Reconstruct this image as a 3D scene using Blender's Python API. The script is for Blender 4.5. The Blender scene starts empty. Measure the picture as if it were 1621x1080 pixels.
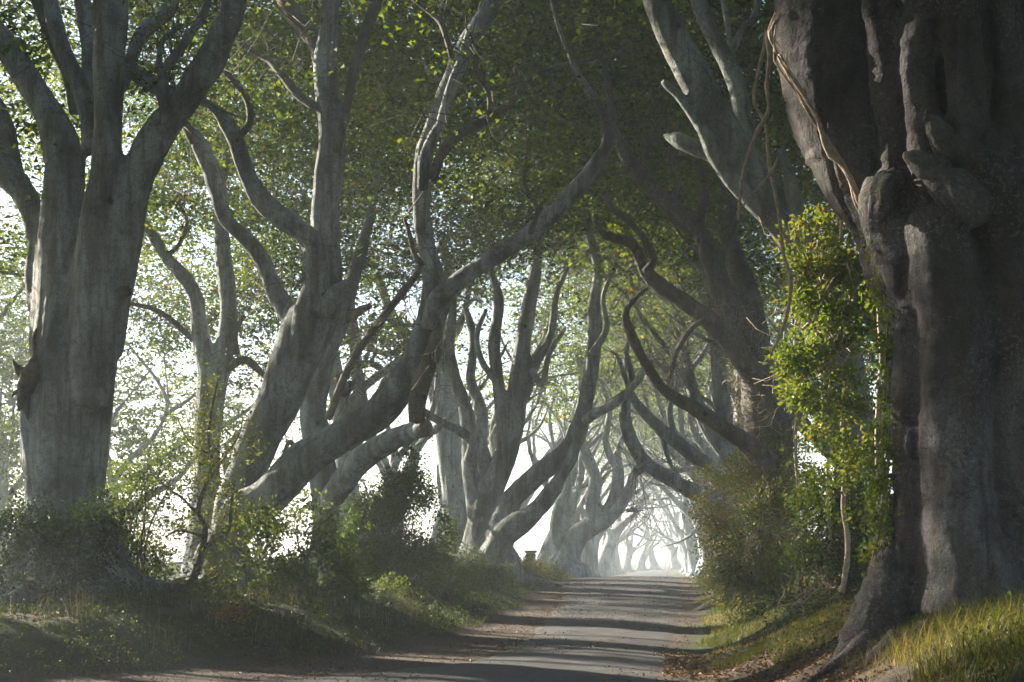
import bpy, math, random
import numpy as np
from mathutils import Vector, Matrix

SC = bpy.context.scene
COL = SC.collection
RNG = np.random.default_rng(7)

# ------------------------------------------------------------------ camera, sky, sun, exposure
F_PX, VPX, HZ, EYE = 2251.0, 810.5, 870.0, 1.5
cam_d = bpy.data.cameras.new('camera'); cam = bpy.data.objects.new('camera', cam_d); COL.objects.link(cam)
cam_d.sensor_width = 36.0; cam_d.lens = 50.0
cam.location = (0, 0, EYE); cam.rotation_euler = (math.radians(90), 0, 0)
cam_d.shift_y = (HZ - 540.0) / 1621.0
cam_d.clip_start = 0.1; cam_d.clip_end = 5000
SC.camera = cam

SUN_DIR = Vector((-1.0, 0.80, 0.50)).normalized()
elev = math.asin(SUN_DIR.z)
w = bpy.data.worlds.new('World'); SC.world = w; w.use_nodes = True
nt = w.node_tree; bg = nt.nodes['Background']
sky = nt.nodes.new('ShaderNodeTexSky'); sky.sky_type = 'NISHITA'; sky.sun_disc = False
sky.sun_elevation = elev; sky.sun_rotation = math.atan2(SUN_DIR.x, SUN_DIR.y)
nt.links.new(sky.outputs[0], bg.inputs[0]); bg.inputs[1].default_value = 0.058
sl = bpy.data.lights.new('sun', 'SUN'); sl.energy = 5.0; sl.angle = math.radians(0.6); sl.color = (1.0, 0.90, 0.73)
so = bpy.data.objects.new('sun', sl); COL.objects.link(so)
so.rotation_euler = (-SUN_DIR).to_track_quat('-Z', 'Y').to_euler()
SC.view_settings.view_transform = 'Standard'; SC.view_settings.look = 'None'
SC.view_settings.exposure = 2.3; SC.view_settings.gamma = 1.0
HAZE = 0.0026
cy = SC.cycles
cy.max_bounces = 6; cy.diffuse_bounces = 3; cy.glossy_bounces = 1; cy.transmission_bounces = 3
cy.volume_bounces = 1; cy.transparent_max_bounces = 4
cy.use_denoising = True; cy.sample_clamp_indirect = 3.0; cy.sample_clamp_direct = 12.0

# ------------------------------------------------------------------ noise
_T = np.random.default_rng(11).random(65536).astype(np.float32)
def vnoise(p):
    i = np.floor(p).astype(np.int64); f = p - i; u = f * f * (3 - 2 * f)
    def h(dx, dy, dz):
        return _T[((i[:, 0] + dx) * 73856093 ^ (i[:, 1] + dy) * 19349663 ^ (i[:, 2] + dz) * 83492791) & 65535]
    x, y, z = u[:, 0], u[:, 1], u[:, 2]
    a = h(0,0,0)*(1-x) + h(1,0,0)*x; b = h(0,1,0)*(1-x) + h(1,1,0)*x
    c = h(0,0,1)*(1-x) + h(1,0,1)*x; d = h(0,1,1)*(1-x) + h(1,1,1)*x
    return ((a*(1-y)+b*y)*(1-z) + (c*(1-y)+d*y)*z) * 2 - 1
def fbm(p, s=1.0, o=3):
    p = np.asarray(p, float) * s; r = 0; a = 1; t = 0
    for k in range(o):
        r = r + a * vnoise(p + 17.3 * k); t += a; a *= .5; p = p * 2.03
    return r / t
def sstep(t): t = np.clip(t, 0, 1); return t * t * (3 - 2 * t)

# ------------------------------------------------------------------ terrain functions
_ZL = ([-20, 0, 14, 20, 30, 36, 41, 47, 60, 80, 130, 300, 1500], [0, 0, 0, .1, .38, .56, .64, .58, .25, -.15, -.6, -.8, -1])
_XR = ([-20, 10, 18, 40, 60, 130, 300, 1500], [0.3, 1.22, 2.26, 5.15, 7.3, 14.6, 32, 157])
_XL = ([-20, 15.6, 16.2, 17, 18.2, 19.4, 22, 28, 40, 60, 130, 300, 1500],
       [-6.5, -6.2, -4.9, -3.86, -2.67, -1.5, -.7, .3, 1.33, 3.7, 11, 28.5, 153])
_XA = ([-20, 14, 16, 18, 20, 22, 28, 40, 60, 130, 1500], [-7.5, -7.3, -2.6, -.7, -.15, .1, .7, 1.55, 3.85, 11.2, 153.2])   # left edge of the asphalt
def zl(y): return np.interp(y, *_ZL)
def xr(y): return np.interp(y, *_XR)
def xl(y): return np.interp(y, *_XL)
def gz(x, y):
    x = np.asarray(x, float); y = np.asarray(y, float)
    dl = xl(y) - x; dr = x - xr(y)
    fade = 1 - .75 * sstep((y - 34) / 30)
    z = zl(y) + .58 * sstep(dl / 2.6) * np.where(dl > 0, 1, 0) * (1 - .35 * sstep((dl - 7) / 8)) * fade
    z = z + np.where(dr > 0, 1.02 * sstep(dr / 2.7), 0) * fade
    p = np.stack([x, y, 0 * x], -1).reshape(-1, 3)
    n = (fbm(p, .55, 3) * .13 + fbm(p, 3.1, 2) * .035).reshape(x.shape)
    return z + n * sstep(np.maximum(dl, dr) / .9) * np.where(y > 0, 1, 1)
def P(px, py, Y):
    return np.array([(px - VPX) / F_PX * Y, Y, EYE + (HZ - py) / F_PX * Y])

# ------------------------------------------------------------------ mesh helpers
def mk_mesh(name, v, f, attrs=None, smooth=True):
    v = np.ascontiguousarray(v, np.float32); f = np.ascontiguousarray(f, np.int32)
    me = bpy.data.meshes.new(name); n, k = f.shape
    me.vertices.add(len(v)); me.vertices.foreach_set('co', v.ravel())
    me.loops.add(n * k); me.loops.foreach_set('vertex_index', f.ravel())
    me.polygons.add(n); me.polygons.foreach_set('loop_start', np.arange(0, n * k, k, dtype=np.int32))
    me.polygons.foreach_set('use_smooth', np.full(n, smooth, bool))
    for an, av in (attrs or {}).items():
        a = me.attributes.new(an, 'FLOAT', 'POINT'); a.data.foreach_set('value', np.ascontiguousarray(av, np.float32))
    me.update(); return me
def link(name, me, mat, parent=None, kind=None):
    o = bpy.data.objects.new(name, me)
    if mat and not me.materials: me.materials.append(mat)
    COL.objects.link(o)
    if parent:
        o.parent = parent; o.matrix_parent_inverse = Matrix.Translation(-Vector(parent.location))
    if kind: o['kind'] = kind
    return o
def tag(o, label, cat, group=None):
    o['label'] = label; o['category'] = cat
    if group: o['group'] = group
    return o
def thing(name, loc, label, cat, group=None):
    o = bpy.data.objects.new(name, None); COL.objects.link(o); o.location = Vector([float(c) for c in loc])
    o.empty_display_size = .3
    return tag(o, label, cat, group)

def catmull(pts, n_per):
    pts = np.asarray(pts, float)
    a = np.vstack([2 * pts[0] - pts[1], pts, 2 * pts[-1] - pts[-2]])
    out = []
    for i in range(1, len(a) - 2):
        t = np.linspace(0, 1, n_per, endpoint=False)[:, None]
        p0, p1, p2, p3 = a[i-1], a[i], a[i+1], a[i+2]
        out.append(.5 * ((2*p1) + (-p0+p2)*t + (2*p0-5*p1+4*p2-p3)*t*t + (-p0+3*p1-3*p2+p3)*t**3))
    out.append(a[-2][None]); return np.vstack(out)
def tube(pts, rad, n=10, per=4, lump=.07, seed=0, raw=False):
    """closed tube through pts (k,3) with radii -> verts, tris"""
    d = np.column_stack([np.asarray(pts, float), np.asarray(rad, float)])
    if not raw: d = catmull(d, per)
    p, r = d[:, :3], np.maximum(d[:, 3], .0015); m = len(p)
    t = np.gradient(p, axis=0); t /= np.linalg.norm(t, axis=1)[:, None] + 1e-9
    ref = np.array([0, 1., 0]) if abs(t[0][1]) < .9 else np.array([1., 0, 0])
    u = np.cross(t[0], ref); u /= np.linalg.norm(u); U = [u]
    for i in range(1, m):
        u = U[-1] - t[i] * np.dot(U[-1], t[i]); u /= np.linalg.norm(u) + 1e-9; U.append(u)
    U = np.array(U); W = np.cross(t, U)
    a = np.linspace(0, 2 * np.pi, n, endpoint=False)
    ring = U[:, None] * np.cos(a)[None, :, None] + W[:, None] * np.sin(a)[None, :, None]
    rr = np.repeat(r[:, None], n, 1)
    if lump:
        q = (p[:, None] + ring * .35 * r[:, None, None]).reshape(-1, 3) / (np.mean(r) * 2.2 + .02) + seed * 3.7
        rr = rr * (1 + lump * 1.6 * fbm(q, .8, 2).reshape(m, n))
    v = (p[:, None] + ring * rr[..., None]).reshape(-1, 3)
    v = np.vstack([v, p[0] - t[0] * r[0] * .3, p[-1] + t[-1] * r[-1] * .3])
    i = np.arange(m - 1)[:, None] * n; j = np.arange(n)[None]; j2 = (j + 1) % n
    A = (i + j).ravel(); B = (i + j2).ravel(); C = (i + n + j2).ravel(); D = (i + n + j).ravel()
    f = np.vstack([np.column_stack([A, B, C]), np.column_stack([A, C, D])])
    jj = np.arange(n); c0, c1 = m * n, m * n + 1; L = (m - 1) * n
    f = np.vstack([f, np.column_stack([(jj + 1) % n, jj, np.full(n, c0)]), np.column_stack([L + jj, L + (jj + 1) % n, np.full(n, c1)])])
    return v, f
def join(parts):
    V, Fc, o = [], [], 0
    for v, f in parts: V.append(v); Fc.append(f + o); o += len(v)
    return np.vstack(V), np.vstack(Fc)
def fuse(parts, voxel, smooth=6, disp=.02, freq=3.0, name='trunk', fine=0):
    """union the closed tubes into one skin with rounded crotches, then give the bark its relief"""
    v, f = join(parts); me = mk_mesh('raw', v, f)
    o = bpy.data.objects.new('raw', me); COL.objects.link(o)
    m = o.modifiers.new('r', 'REMESH'); m.mode = 'VOXEL'; m.voxel_size = voxel
    s = o.modifiers.new('s', 'SMOOTH'); s.iterations = smooth; s.factor = .5
    dg = bpy.context.evaluated_depsgraph_get(); dg.update()
    out = bpy.data.meshes.new_from_object(o.evaluated_get(dg))
    bpy.data.objects.remove(o); bpy.data.meshes.remove(me); out.name = name
    n = len(out.vertices); co = np.empty(n * 3, np.float32); out.vertices.foreach_get('co', co); co = co.reshape(-1, 3)
    no = np.empty(n * 3, np.float32); out.vertex_normals.foreach_get('vector', no); no = no.reshape(-1, 3)
    q = co * np.array([1, 1, .38]); d = fbm(q, freq, 3) * disp
    d -= disp * .9 * np.maximum(0, 1 - np.abs(fbm(co * np.array([1, 1, .2]) + 31, freq * .8, 2)) * 9) * .7    # long creases
    if fine:
        wr = fbm(co * np.array([2.2, 2.2, 15]) + 7, 1.0, 3); d += fine * wr
        k = fbm(co + 53, freq * 1.6, 2); d += fine * 3 * np.clip(k - .42, 0, 1)            # burrs and knots
    co = co + no * d[:, None]; out.vertices.foreach_set('co', co.ravel())
    out.polygons.foreach_set('use_smooth', np.ones(len(out.polygons), bool)); out.update()
    return out

# ------------------------------------------------------------------ materials
def newmat(name):
    m = bpy.data.materials.new(name); m.use_nodes = True; t = m.node_tree
    return m, t, t.nodes['Principled BSDF'], t.nodes, t.links
def ramp(nd, lk, src, stops, interp='LINEAR'):
    r = nd.new('ShaderNodeValToRGB'); r.color_ramp.interpolation = interp; e = r.color_ramp.elements
    while len(e) < len(stops): e.new(.5)
    for x, (p, c) in zip(e, stops): x.position = p; x.color = (*c, 1) if len(c) == 3 else c
    lk.new(src, r.inputs[0]); return r.outputs[0]
def noise(nd, lk, vec, scale, detail=4, rough=.55, dist=0):
    n = nd.new('ShaderNodeTexNoise'); n.inputs['Scale'].default_value = scale; n.inputs['Detail'].default_value = detail
    n.inputs['Roughness'].default_value = rough; n.inputs['Distortion'].default_value = dist
    lk.new(vec, n.inputs['Vector']); return n.outputs['Fac']
def mapping(nd, lk, vec, sc):
    m = nd.new('ShaderNodeMapping'); m.inputs['Scale'].default_value = sc; lk.new(vec, m.inputs['Vector']); return m.outputs[0]
def mix(nd, lk, fac, a, b, mode='MIX'):
    m = nd.new('ShaderNodeMix'); m.data_type = 'RGBA'; m.blend_type = mode
    for s, val in ((0, fac), (6, a), (7, b)):
        if hasattr(val, 'is_output'): lk.new(val, m.inputs[s])
        elif s == 0: m.inputs[0].default_value = val
        else: m.inputs[s].default_value = (*val, 1)
    return m.outputs[2]
def bump(nd, lk, h, dist, strength=1.0, prev=None):
    b = nd.new('ShaderNodeBump'); b.inputs['Distance'].default_value = dist; b.inputs['Strength'].default_value = strength
    lk.new(h, b.inputs['Height'])
    if prev: lk.new(prev, b.inputs['Normal'])
    return b.outputs[0]

def bark(name, pale, mid, dark, lichen=.5, brown=(.13, .09, .06), wrinkle=1.0, moss=(.06, .075, .03)):
    m, t, bs, nd, lk = newmat(name)
    co = nd.new('ShaderNodeTexCoord').outputs['Object']
    big = noise(nd, lk, mapping(nd, lk, co, (1, 1, .45)), 1.7, 5, .6, .4)
    c = ramp(nd, lk, big, [(.36, dark), (.5, mid), (.64, pale)])
    stre = ramp(nd, lk, noise(nd, lk, mapping(nd, lk, co, (5, 5, .5)), 1.3, 5, .65), [(.38, (1, 1, 1)), (.55, (0, 0, 0))])
    c = mix(nd, lk, mix(nd, lk, .7, (0, 0, 0), stre), c, brown)
    spk = ramp(nd, lk, noise(nd, lk, co, 11, 5, .75), [(.38, (.5,)*3), (.5, (0,)*3)])
    c = mix(nd, lk, spk, c, tuple(.55 * x for x in dark))
    wr = noise(nd, lk, mapping(nd, lk, co, (2.5, 2.5, 26)), 1.0, 3, .6, 1.2)
    wp = ramp(nd, lk, noise(nd, lk, co, 1.6, 3, .6), [(.45, (0,)*3), (.68, (1,)*3)])
    c = mix(nd, lk, mix(nd, lk, 1.0, ramp(nd, lk, wr, [(.28, (.6,)*3), (.42, (0,)*3)]), wp, 'MULTIPLY'), c, tuple(.45 * x for x in dark))
    wr = mix(nd, lk, wp, (.5, .5, .5), wr)
    ck = nd.new('ShaderNodeTexVoronoi'); ck.feature = 'DISTANCE_TO_EDGE'; ck.inputs['Scale'].default_value = 1.0
    nv = nd.new('ShaderNodeTexNoise'); nv.inputs['Scale'].default_value = 4.0; nv.inputs['Detail'].default_value = 5; lk.new(co, nv.inputs['Vector'])
    lk.new(mapping(nd, lk, mix(nd, lk, .4, co, nv.outputs['Color']), (2.6, 2.6, 15)), ck.inputs['Vector'])
    cl = ramp(nd, lk, ck.outputs['Distance'], [(.012, (1,)*3), (.055, (0,)*3)])
    cm = mix(nd, lk, 1.0, cl, ramp(nd, lk, noise(nd, lk, co, 1.3, 4, .7), [(.54, (0,)*3), (.68, (.5,)*3)]), 'MULTIPLY')
    c = mix(nd, lk, cm, c, tuple(.3 * x for x in dark))
    fine_n = noise(nd, lk, mapping(nd, lk, co, (1, 1, 1.6)), 55, 4, .75)
    c = mix(nd, lk, 1.0, c, ramp(nd, lk, fine_n, [(.34, (.55,)*3), (.5, (1, 1, 1)), (.66, (1.35,)*3)]), 'MULTIPLY')
    li = ramp(nd, lk, noise(nd, lk, co, 30, 4, .75), [(.55, (0,)*3), (.60, (1,)*3)])
    lm = ramp(nd, lk, noise(nd, lk, co, 1.1, 3, .6), [(.45, (0,)*3), (.62, (lichen,)*3)])
    c = mix(nd, lk, mix(nd, lk, 1.0, li, lm, 'MULTIPLY'), c, (.42, .45, .40))
    mo = ramp(nd, lk, noise(nd, lk, co, .8, 4, .65), [(.56, (0,)*3), (.74, (.7,)*3)])
    c = mix(nd, lk, mo, c, moss)
    vo = nd.new('ShaderNodeTexVoronoi'); vo.inputs['Scale'].default_value = 1.9; lk.new(mapping(nd, lk, co, (1, 1, .75)), vo.inputs['Vector'])
    kn = ramp(nd, lk, vo.outputs['Distance'], [(.04, (1,)*3), (.12, (0,)*3)])
    c = mix(nd, lk, kn, c, (.035, .03, .028))
    oi = nd.new('ShaderNodeObjectInfo')
    c = mix(nd, lk, 1.0, c, ramp(nd, lk, oi.outputs['Random'], [(0, (.72, .74, .72)), (.35, (1.0, .97, .90)), (.7, (.92, 1.0, 1.02)), (1, (1.2, 1.17, 1.12))]), 'MULTIPLY')
    lk.new(c, bs.inputs['Base Color']); bs.inputs['Roughness'].default_value = .85
    bs.inputs['Specular IOR Level'].default_value = .25
    b = bump(nd, lk, wr, .012 * wrinkle)
    b = bump(nd, lk, noise(nd, lk, mapping(nd, lk, co, (1, 1, .6)), 7, 7, .7, .5), .07, 1, b)
    b = bump(nd, lk, noise(nd, lk, co, 45, 3, .7), .010, 1, b)
    inv = nd.new('ShaderNodeInvert'); lk.new(cm, inv.inputs['Color'])
    b = bump(nd, lk, inv.outputs[0], .02, 1, b)
    b = bump(nd, lk, kn, .03, .8, b)
    lk.new(b, bs.inputs['Normal']); return m
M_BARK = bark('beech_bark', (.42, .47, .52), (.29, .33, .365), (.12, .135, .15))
M_BARK_HAZED = bark('haze_paled_bark', (.50, .54, .57), (.38, .41, .435), (.18, .19, .20), .4)  # same beech bark with distance haze painted in as a lighter colour
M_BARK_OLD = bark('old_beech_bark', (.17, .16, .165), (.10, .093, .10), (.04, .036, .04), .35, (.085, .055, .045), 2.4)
M_BARK_BROWN = bark('branch_bark', (.24, .22, .19), (.17, .155, .135), (.09, .08, .07), .35)
M_BARK_LICHEN = bark('lichened_bark', (.42, .44, .43), (.29, .31, .30), (.14, .145, .14), 1.0)
def plain(name, ca, cb, scale=8, rough=.85):
    m, t, bs, nd, lk = newmat(name); co = nd.new('ShaderNodeTexCoord').outputs['Object']
    n = noise(nd, lk, co, scale, 4); lk.new(ramp(nd, lk, n, [(.35, ca), (.65, cb)]), bs.inputs['Base Color'])
    bs.inputs['Roughness'].default_value = rough; lk.new(bump(nd, lk, n, .02), bs.inputs['Normal']); return m
M_TWIG = plain('twig_bark', (.07, .06, .045), (.15, .125, .095), 14)
M_VINE = plain('dry_ivy_stem', (.26, .20, .15), (.46, .37, .28), 18)
M_DEADWOOD = plain('dead_wood', (.03, .026, .022), (.12, .09, .065), 10)
M_CUT = plain('sawn_wood', (.16, .13, .10), (.27, .23, .18), 12)
M_POST = plain('weathered_post', (.06, .06, .055), (.14, .13, .12), 9)

def leafmat(name, stops, trans=.45, gloss=.35, tmul=(1.42, 1.45, .40)):
    m, t, bs, nd, lk = newmat(name)
    at = nd.new('ShaderNodeAttribute'); at.attribute_name = 'rnd'
    c = ramp(nd, lk, at.outputs['Fac'], stops)
    lk.new(c, bs.inputs['Base Color']); bs.inputs['Roughness'].default_value = .55; bs.inputs['Specular IOR Level'].default_value = gloss * .55
    tr = nd.new('ShaderNodeBsdfTranslucent'); lk.new(mix(nd, lk, 1.0, c, tmul, 'MULTIPLY'), tr.inputs['Color'])
    ms = nd.new('ShaderNodeMixShader'); ms.inputs[0].default_value = trans
    lk.new(bs.outputs[0], ms.inputs[1]); lk.new(tr.outputs[0], ms.inputs[2])
    lk.new(ms.outputs[0], nd['Material Output'].inputs['Surface']); return m
M_LEAF = leafmat('beech_leaf', [(0, (.022, .042, .010)), (.38, (.062, .098, .016)), (.72, (.15, .18, .022)), (.95, (.24, .22, .03)), (.995, (.28, .12, .02))], .5)
M_LEAF_BR = leafmat('bright_leaf', [(0, (.07, .115, .022)), (.5, (.12, .18, .03)), (.9, (.24, .26, .045)), (1, (.30, .20, .05))], .42, .4, (1.3, 1.25, .5))
M_LEAF_DK = leafmat('hedge_leaf', [(0, (.028, .048, .020)), (.5, (.05, .08, .026)), (.85, (.12, .15, .04)), (1, (.20, .14, .05))], .3, .5)
M_LEAF_BL = leafmat('bluish_leaf', [(0, (.035, .06, .035)), (.6, (.06, .09, .045)), (.9, (.14, .16, .05)), (1, (.2, .15, .05))], .3, .5)
M_GRASS = leafmat('grass_blade', [(0, (.05, .075, .015)), (.45, (.10, .13, .022)), (.72, (.19, .19, .045)), (1, (.36, .28, .13))], .4, .4, (1.3, 1.2, .6))
M_GRASS_DRY = leafmat('dry_grass', [(0, (.09, .09, .04)), (.5, (.20, .17, .09)), (1, (.34, .29, .19))], .3, .3, (1.05, 1.0, .85))
M_LITTER = leafmat('fallen_leaf', [(0, (.05, .028, .016)), (.5, (.13, .07, .035)), (.85, (.23, .13, .06)), (1, (.32, .22, .12))], .12, .4)
M_BRACKEN = leafmat('bracken_leaf', [(0, (.20, .07, .02)), (.5, (.32, .14, .03)), (1, (.30, .26, .05))], .4)

# ------------------------------------------------------------------ ground and road
def ground_mat():
    m, t, bs, nd, lk = newmat('ground_soil')
    co = nd.new('ShaderNodeTexCoord').outputs['Object']
    e = nd.new('ShaderNodeAttribute'); e.attribute_name = 'earth'
    n1 = noise(nd, lk, co, 2.2, 6, .65); n2 = noise(nd, lk, co, 22, 4, .7); n3 = noise(nd, lk, co, 90, 3, .6)
    grass = ramp(nd, lk, n1, [(.3, (.028, .040, .014)), (.55, (.055, .075, .02)), (.75, (.10, .10, .035))])
    earth = ramp(nd, lk, n2, [(.3, (.035, .024, .018)), (.5, (.085, .058, .042)), (.7, (.16, .115, .085))])
    c = mix(nd, lk, e.outputs['Fac'], grass, earth)
    lk.new(c, bs.inputs['Base Color']); bs.inputs['Roughness'].default_value = .95
    b = bump(nd, lk, n2, .05); b = bump(nd, lk, n3, .012, 1, b); lk.new(b, bs.inputs['Normal']); return m
def build_ground():
    def ax(a, b, d, far, k):
        c = np.arange(a, b, d); s = d; lo, hi = [c[0]], [c[-1]]
        while hi[-1] < far: s *= k; hi.append(hi[-1] + s)
        s = d
        while lo[-1] > -far * .999: s *= k; lo.append(lo[-1] - s)
        return np.array(lo[::-1][:-1] + list(c) + hi[1:])
    X = ax(-11, 8.5, .17, 420, 1.14)
    Y = [-30, -20, -12, -6, -2, 2, 5]; s = .12
    while Y[-1] < 12: Y.append(Y[-1] + .3)
    while Y[-1] < 45: Y.append(Y[-1] + .15)
    while Y[-1] < 440: s *= 1.035; Y.append(Y[-1] + s)
    Y = np.array(Y); gx, gy = np.meshgrid(X, Y)
    z = gz(gx, gy)
    on_road = (gx > np.interp(gy, *_XA) + .3) & (gx < xr(gy) - .45)
    z = z - .06 * on_road
    dl = xl(gy) - gx; dr = gx - xr(gy)
    nn = fbm(np.stack([gx, gy, 0*gx], -1).reshape(-1, 3), 1.3, 3).reshape(gx.shape)
    earth = 1 - sstep((np.maximum(dl, -9) - .1 + nn * .7) / .7)
    earth_r = 1 - sstep((dr - 1.0 + nn * .9 - .5 * sstep((15 - gy) / 4) + 1.1 * sstep((gy - 15.5) / 2)) / .6)
    earth = np.where(gx > xr(gy) - 1.2, earth_r, earth)
    earth = np.maximum(earth, .85 * sstep((nn - .1) / .25) * (dl > 0) * (gy < 30))
    ny, nx = gx.shape
    i = np.arange(ny - 1)[:, None] * nx + np.arange(nx - 1)[None]
    f = np.stack([i, i + 1, i + nx + 1, i + nx], -1).reshape(-1, 4)
    me = mk_mesh('ground', np.stack([gx, gy, z], -1).reshape(-1, 3), f, {'earth': earth.ravel()})
    link('ground', me, ground_mat(), kind='structure')
build_ground()
def road_mat():
    m, t, bs, nd, lk = newmat('worn_asphalt')
    co = nd.new('ShaderNodeTexCoord').outputs['Object']
    at = nd.new('ShaderNodeAttribute'); at.attribute_name = 'dirt'
    grit = noise(nd, lk, co, 75, 3, .7); n1 = noise(nd, lk, co, 1.1, 5, .6); n2 = noise(nd, lk, co, 14, 5, .7)
    base = ramp(nd, lk, n1, [(.35, (.058, .058, .066)), (.65, (.105, .104, .112))])
    base = mix(nd, lk, ramp(nd, lk, grit, [(.5, (0,)*3), (.72, (.75,)*3)]), base, (.24, .22, .20))
    base = mix(nd, lk, ramp(nd, lk, grit, [(.28, (.8,)*3), (.42, (0,)*3)]), base, (.03, .03, .032))
    mm = nd.new('ShaderNodeMath'); mm.operation = 'ADD'; lk.new(at.outputs['Fac'], mm.inputs[0]); lk.new(n2, mm.inputs[1])
    dm = ramp(nd, lk, mm.outputs[0], [(.72, (0,)*3), (1.0, (.85,)*3)])
    crk = nd.new('ShaderNodeTexVoronoi'); crk.feature = 'DISTANCE_TO_EDGE'; crk.inputs['Scale'].default_value = 1.1; lk.new(mix(nd, lk, .25, co, n2), crk.inputs['Vector'])
    base = mix(nd, lk, ramp(nd, lk, crk.outputs['Distance'], [(.004, (.7,)*3), (.02, (0,)*3)]), base, (.03, .028, .026))
    pt = ramp(nd, lk, noise(nd, lk, co, .55, 2, .4), [(.56, (0,)*3), (.58, (.35,)*3)])
    base = mix(nd, lk, pt, base, (.055, .055, .06))
    c = mix(nd, lk, dm, base, (.15, .105, .075))
    lk.new(c, bs.inputs['Base Color'])
    bs.inputs['Roughness'].default_value = .72; bs.inputs['Specular IOR Level'].default_value = .35
    b = bump(nd, lk, grit, .012); b = bump(nd, lk, n2, .012, 1, b); lk.new(b, bs.inputs['Normal']); return m
def build_road():
    Y = np.concatenate([np.arange(-10, 12, .5), np.arange(12, 50, .12), np.arange(50, 140, 1.0), np.arange(140, 420, 10.)])
    nu = 46; u = np.linspace(0, 1, nu)
    q = np.stack([0*Y, Y, 0*Y], -1)
    L = np.interp(Y, *_XA) + .16 * fbm(q, 1.4, 3); R = xr(Y) - .12 + .13 * fbm(q + 9, 1.6, 3)
    gx = L[:, None] + (R - L)[:, None] * u; gy = np.repeat(Y[:, None], nu, 1)
    edge = np.minimum(u, 1 - u)[None] * (R - L)[:, None]
    z = np.interp(gy, *_ZL) + .03 * np.sin(np.pi * u)[None] - .022 * (1 - sstep(edge / .3)) + .004 + .012 * fbm(np.stack([gx, gy, 0*gx], -1).reshape(-1, 3), 2.5, 2).reshape(gx.shape)
    c = np.abs(u - .5)
    dirt = .55 * (1 - sstep(edge / .5)) + .22 * (1 - sstep(c / .13))[None] + 0 * gx
    i = np.arange(len(Y) - 1)[:, None] * nu + np.arange(nu - 1)[None]
    f = np.stack([i, i + 1, i + nu + 1, i + nu], -1).reshape(-1, 4)
    me = mk_mesh('road', np.stack([gx, gy, z], -1).reshape(-1, 3), f, {'dirt': dirt.ravel()})
    link('road', me, road_mat(), kind='structure')
build_road()

# ------------------------------------------------------------------ leaves
def leaves(cent, nrm, axis, length, width, rnd, fold=.18, tri=False):
    """one folded two-triangle leaf per row"""
    axis = axis - nrm * np.sum(axis * nrm, 1)[:, None]; axis /= np.linalg.norm(axis, axis=1)[:, None] + 1e-9
    side = np.cross(nrm, axis); L = length[:, None]; W = width[:, None]
    a = cent - axis * L * .5; b = cent + side * W * .5 + nrm * W * fold; c = cent + axis * L * .5 - nrm * L * .12; d = cent - side * W * .5 + nrm * W * fold
    if tri:
        v = np.stack([a - side * W * .3, cent + side * W * .55 + axis * L * .1 + nrm * W * fold, c], 1).reshape(-1, 3)
        return v, np.arange(len(v)).reshape(-1, 3), np.repeat(rnd, 3)
    v = np.stack([a, b, c, d], 1).reshape(-1, 3); k = np.arange(len(cent)) * 4
    f = np.stack([np.stack([k, k+1, k+2], 1), np.stack([k, k+2, k+3], 1)], 1).reshape(-1, 3)
    return v, f, np.repeat(rnd, 4)
def unit(v): return v / (np.linalg.norm(v, axis=1)[:, None] + 1e-9)
def sprays(cen, rng, per=14, rad=.34, size=.085, tilt=.34, bright=0.0, up=1.0, clumpcol=.35, tri=False):
    n = len(cen)
    nr = unit(rng.normal(0, tilt, (n, 3)) + np.array([0, 0, up]))
    t = unit(np.cross(nr, rng.normal(0, 1, (n, 3))))
    b = np.cross(nr, t)
    ang = rng.uniform(-np.pi, np.pi, (n, per)); rr = rad * np.sqrt(rng.random((n, per)))
    off = t[:, None] * (np.cos(ang) * rr)[..., None] * 1.35 + b[:, None] * (np.sin(ang) * rr)[..., None] * .8
    off += nr[:, None] * (rng.normal(0, .12 * rad, (n, per)) - rr ** 2 * .8)[..., None]
    c = (cen[:, None] + off).reshape(-1, 3)
    ln = unit(np.repeat(nr, per, 0) + rng.normal(0, .38, (n * per, 3)))
    ax = unit(off.reshape(-1, 3) + np.repeat(t, per, 0) * .3 * rad + rng.normal(0, .1 * rad, (n * per, 3)))
    s = size * rng.uniform(.65, 1.25, n * per)
    cl = fbm(cen, .45, 2) * .35 + rng.normal(0, .08, n)
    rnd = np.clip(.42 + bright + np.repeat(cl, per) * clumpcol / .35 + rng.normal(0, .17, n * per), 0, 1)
    return leaves(c, ln, ax, s, s * (.85 if tri else .62), rnd, tri=tri)
def leaf_obj(name, packs, mat, parent=None, kind='stuff'):
    V, Fc, R, o = [], [], [], 0
    for v, f, r in packs: V.append(v); Fc.append(f + o); R.append(r); o += len(v)
    return link(name, mk_mesh(name, np.vstack(V), np.vstack(Fc), {'rnd': np.concatenate(R)}, smooth=False), mat, parent, kind)
def blob(rng, c, r, n, shell=.35):
    d = unit(rng.normal(0, 1, (n, 3))); q = rng.random(n) ** (1 / 3.) * (1 - shell) + shell
    return np.array(c) + d * q[:, None] * np.array(r)

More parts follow.
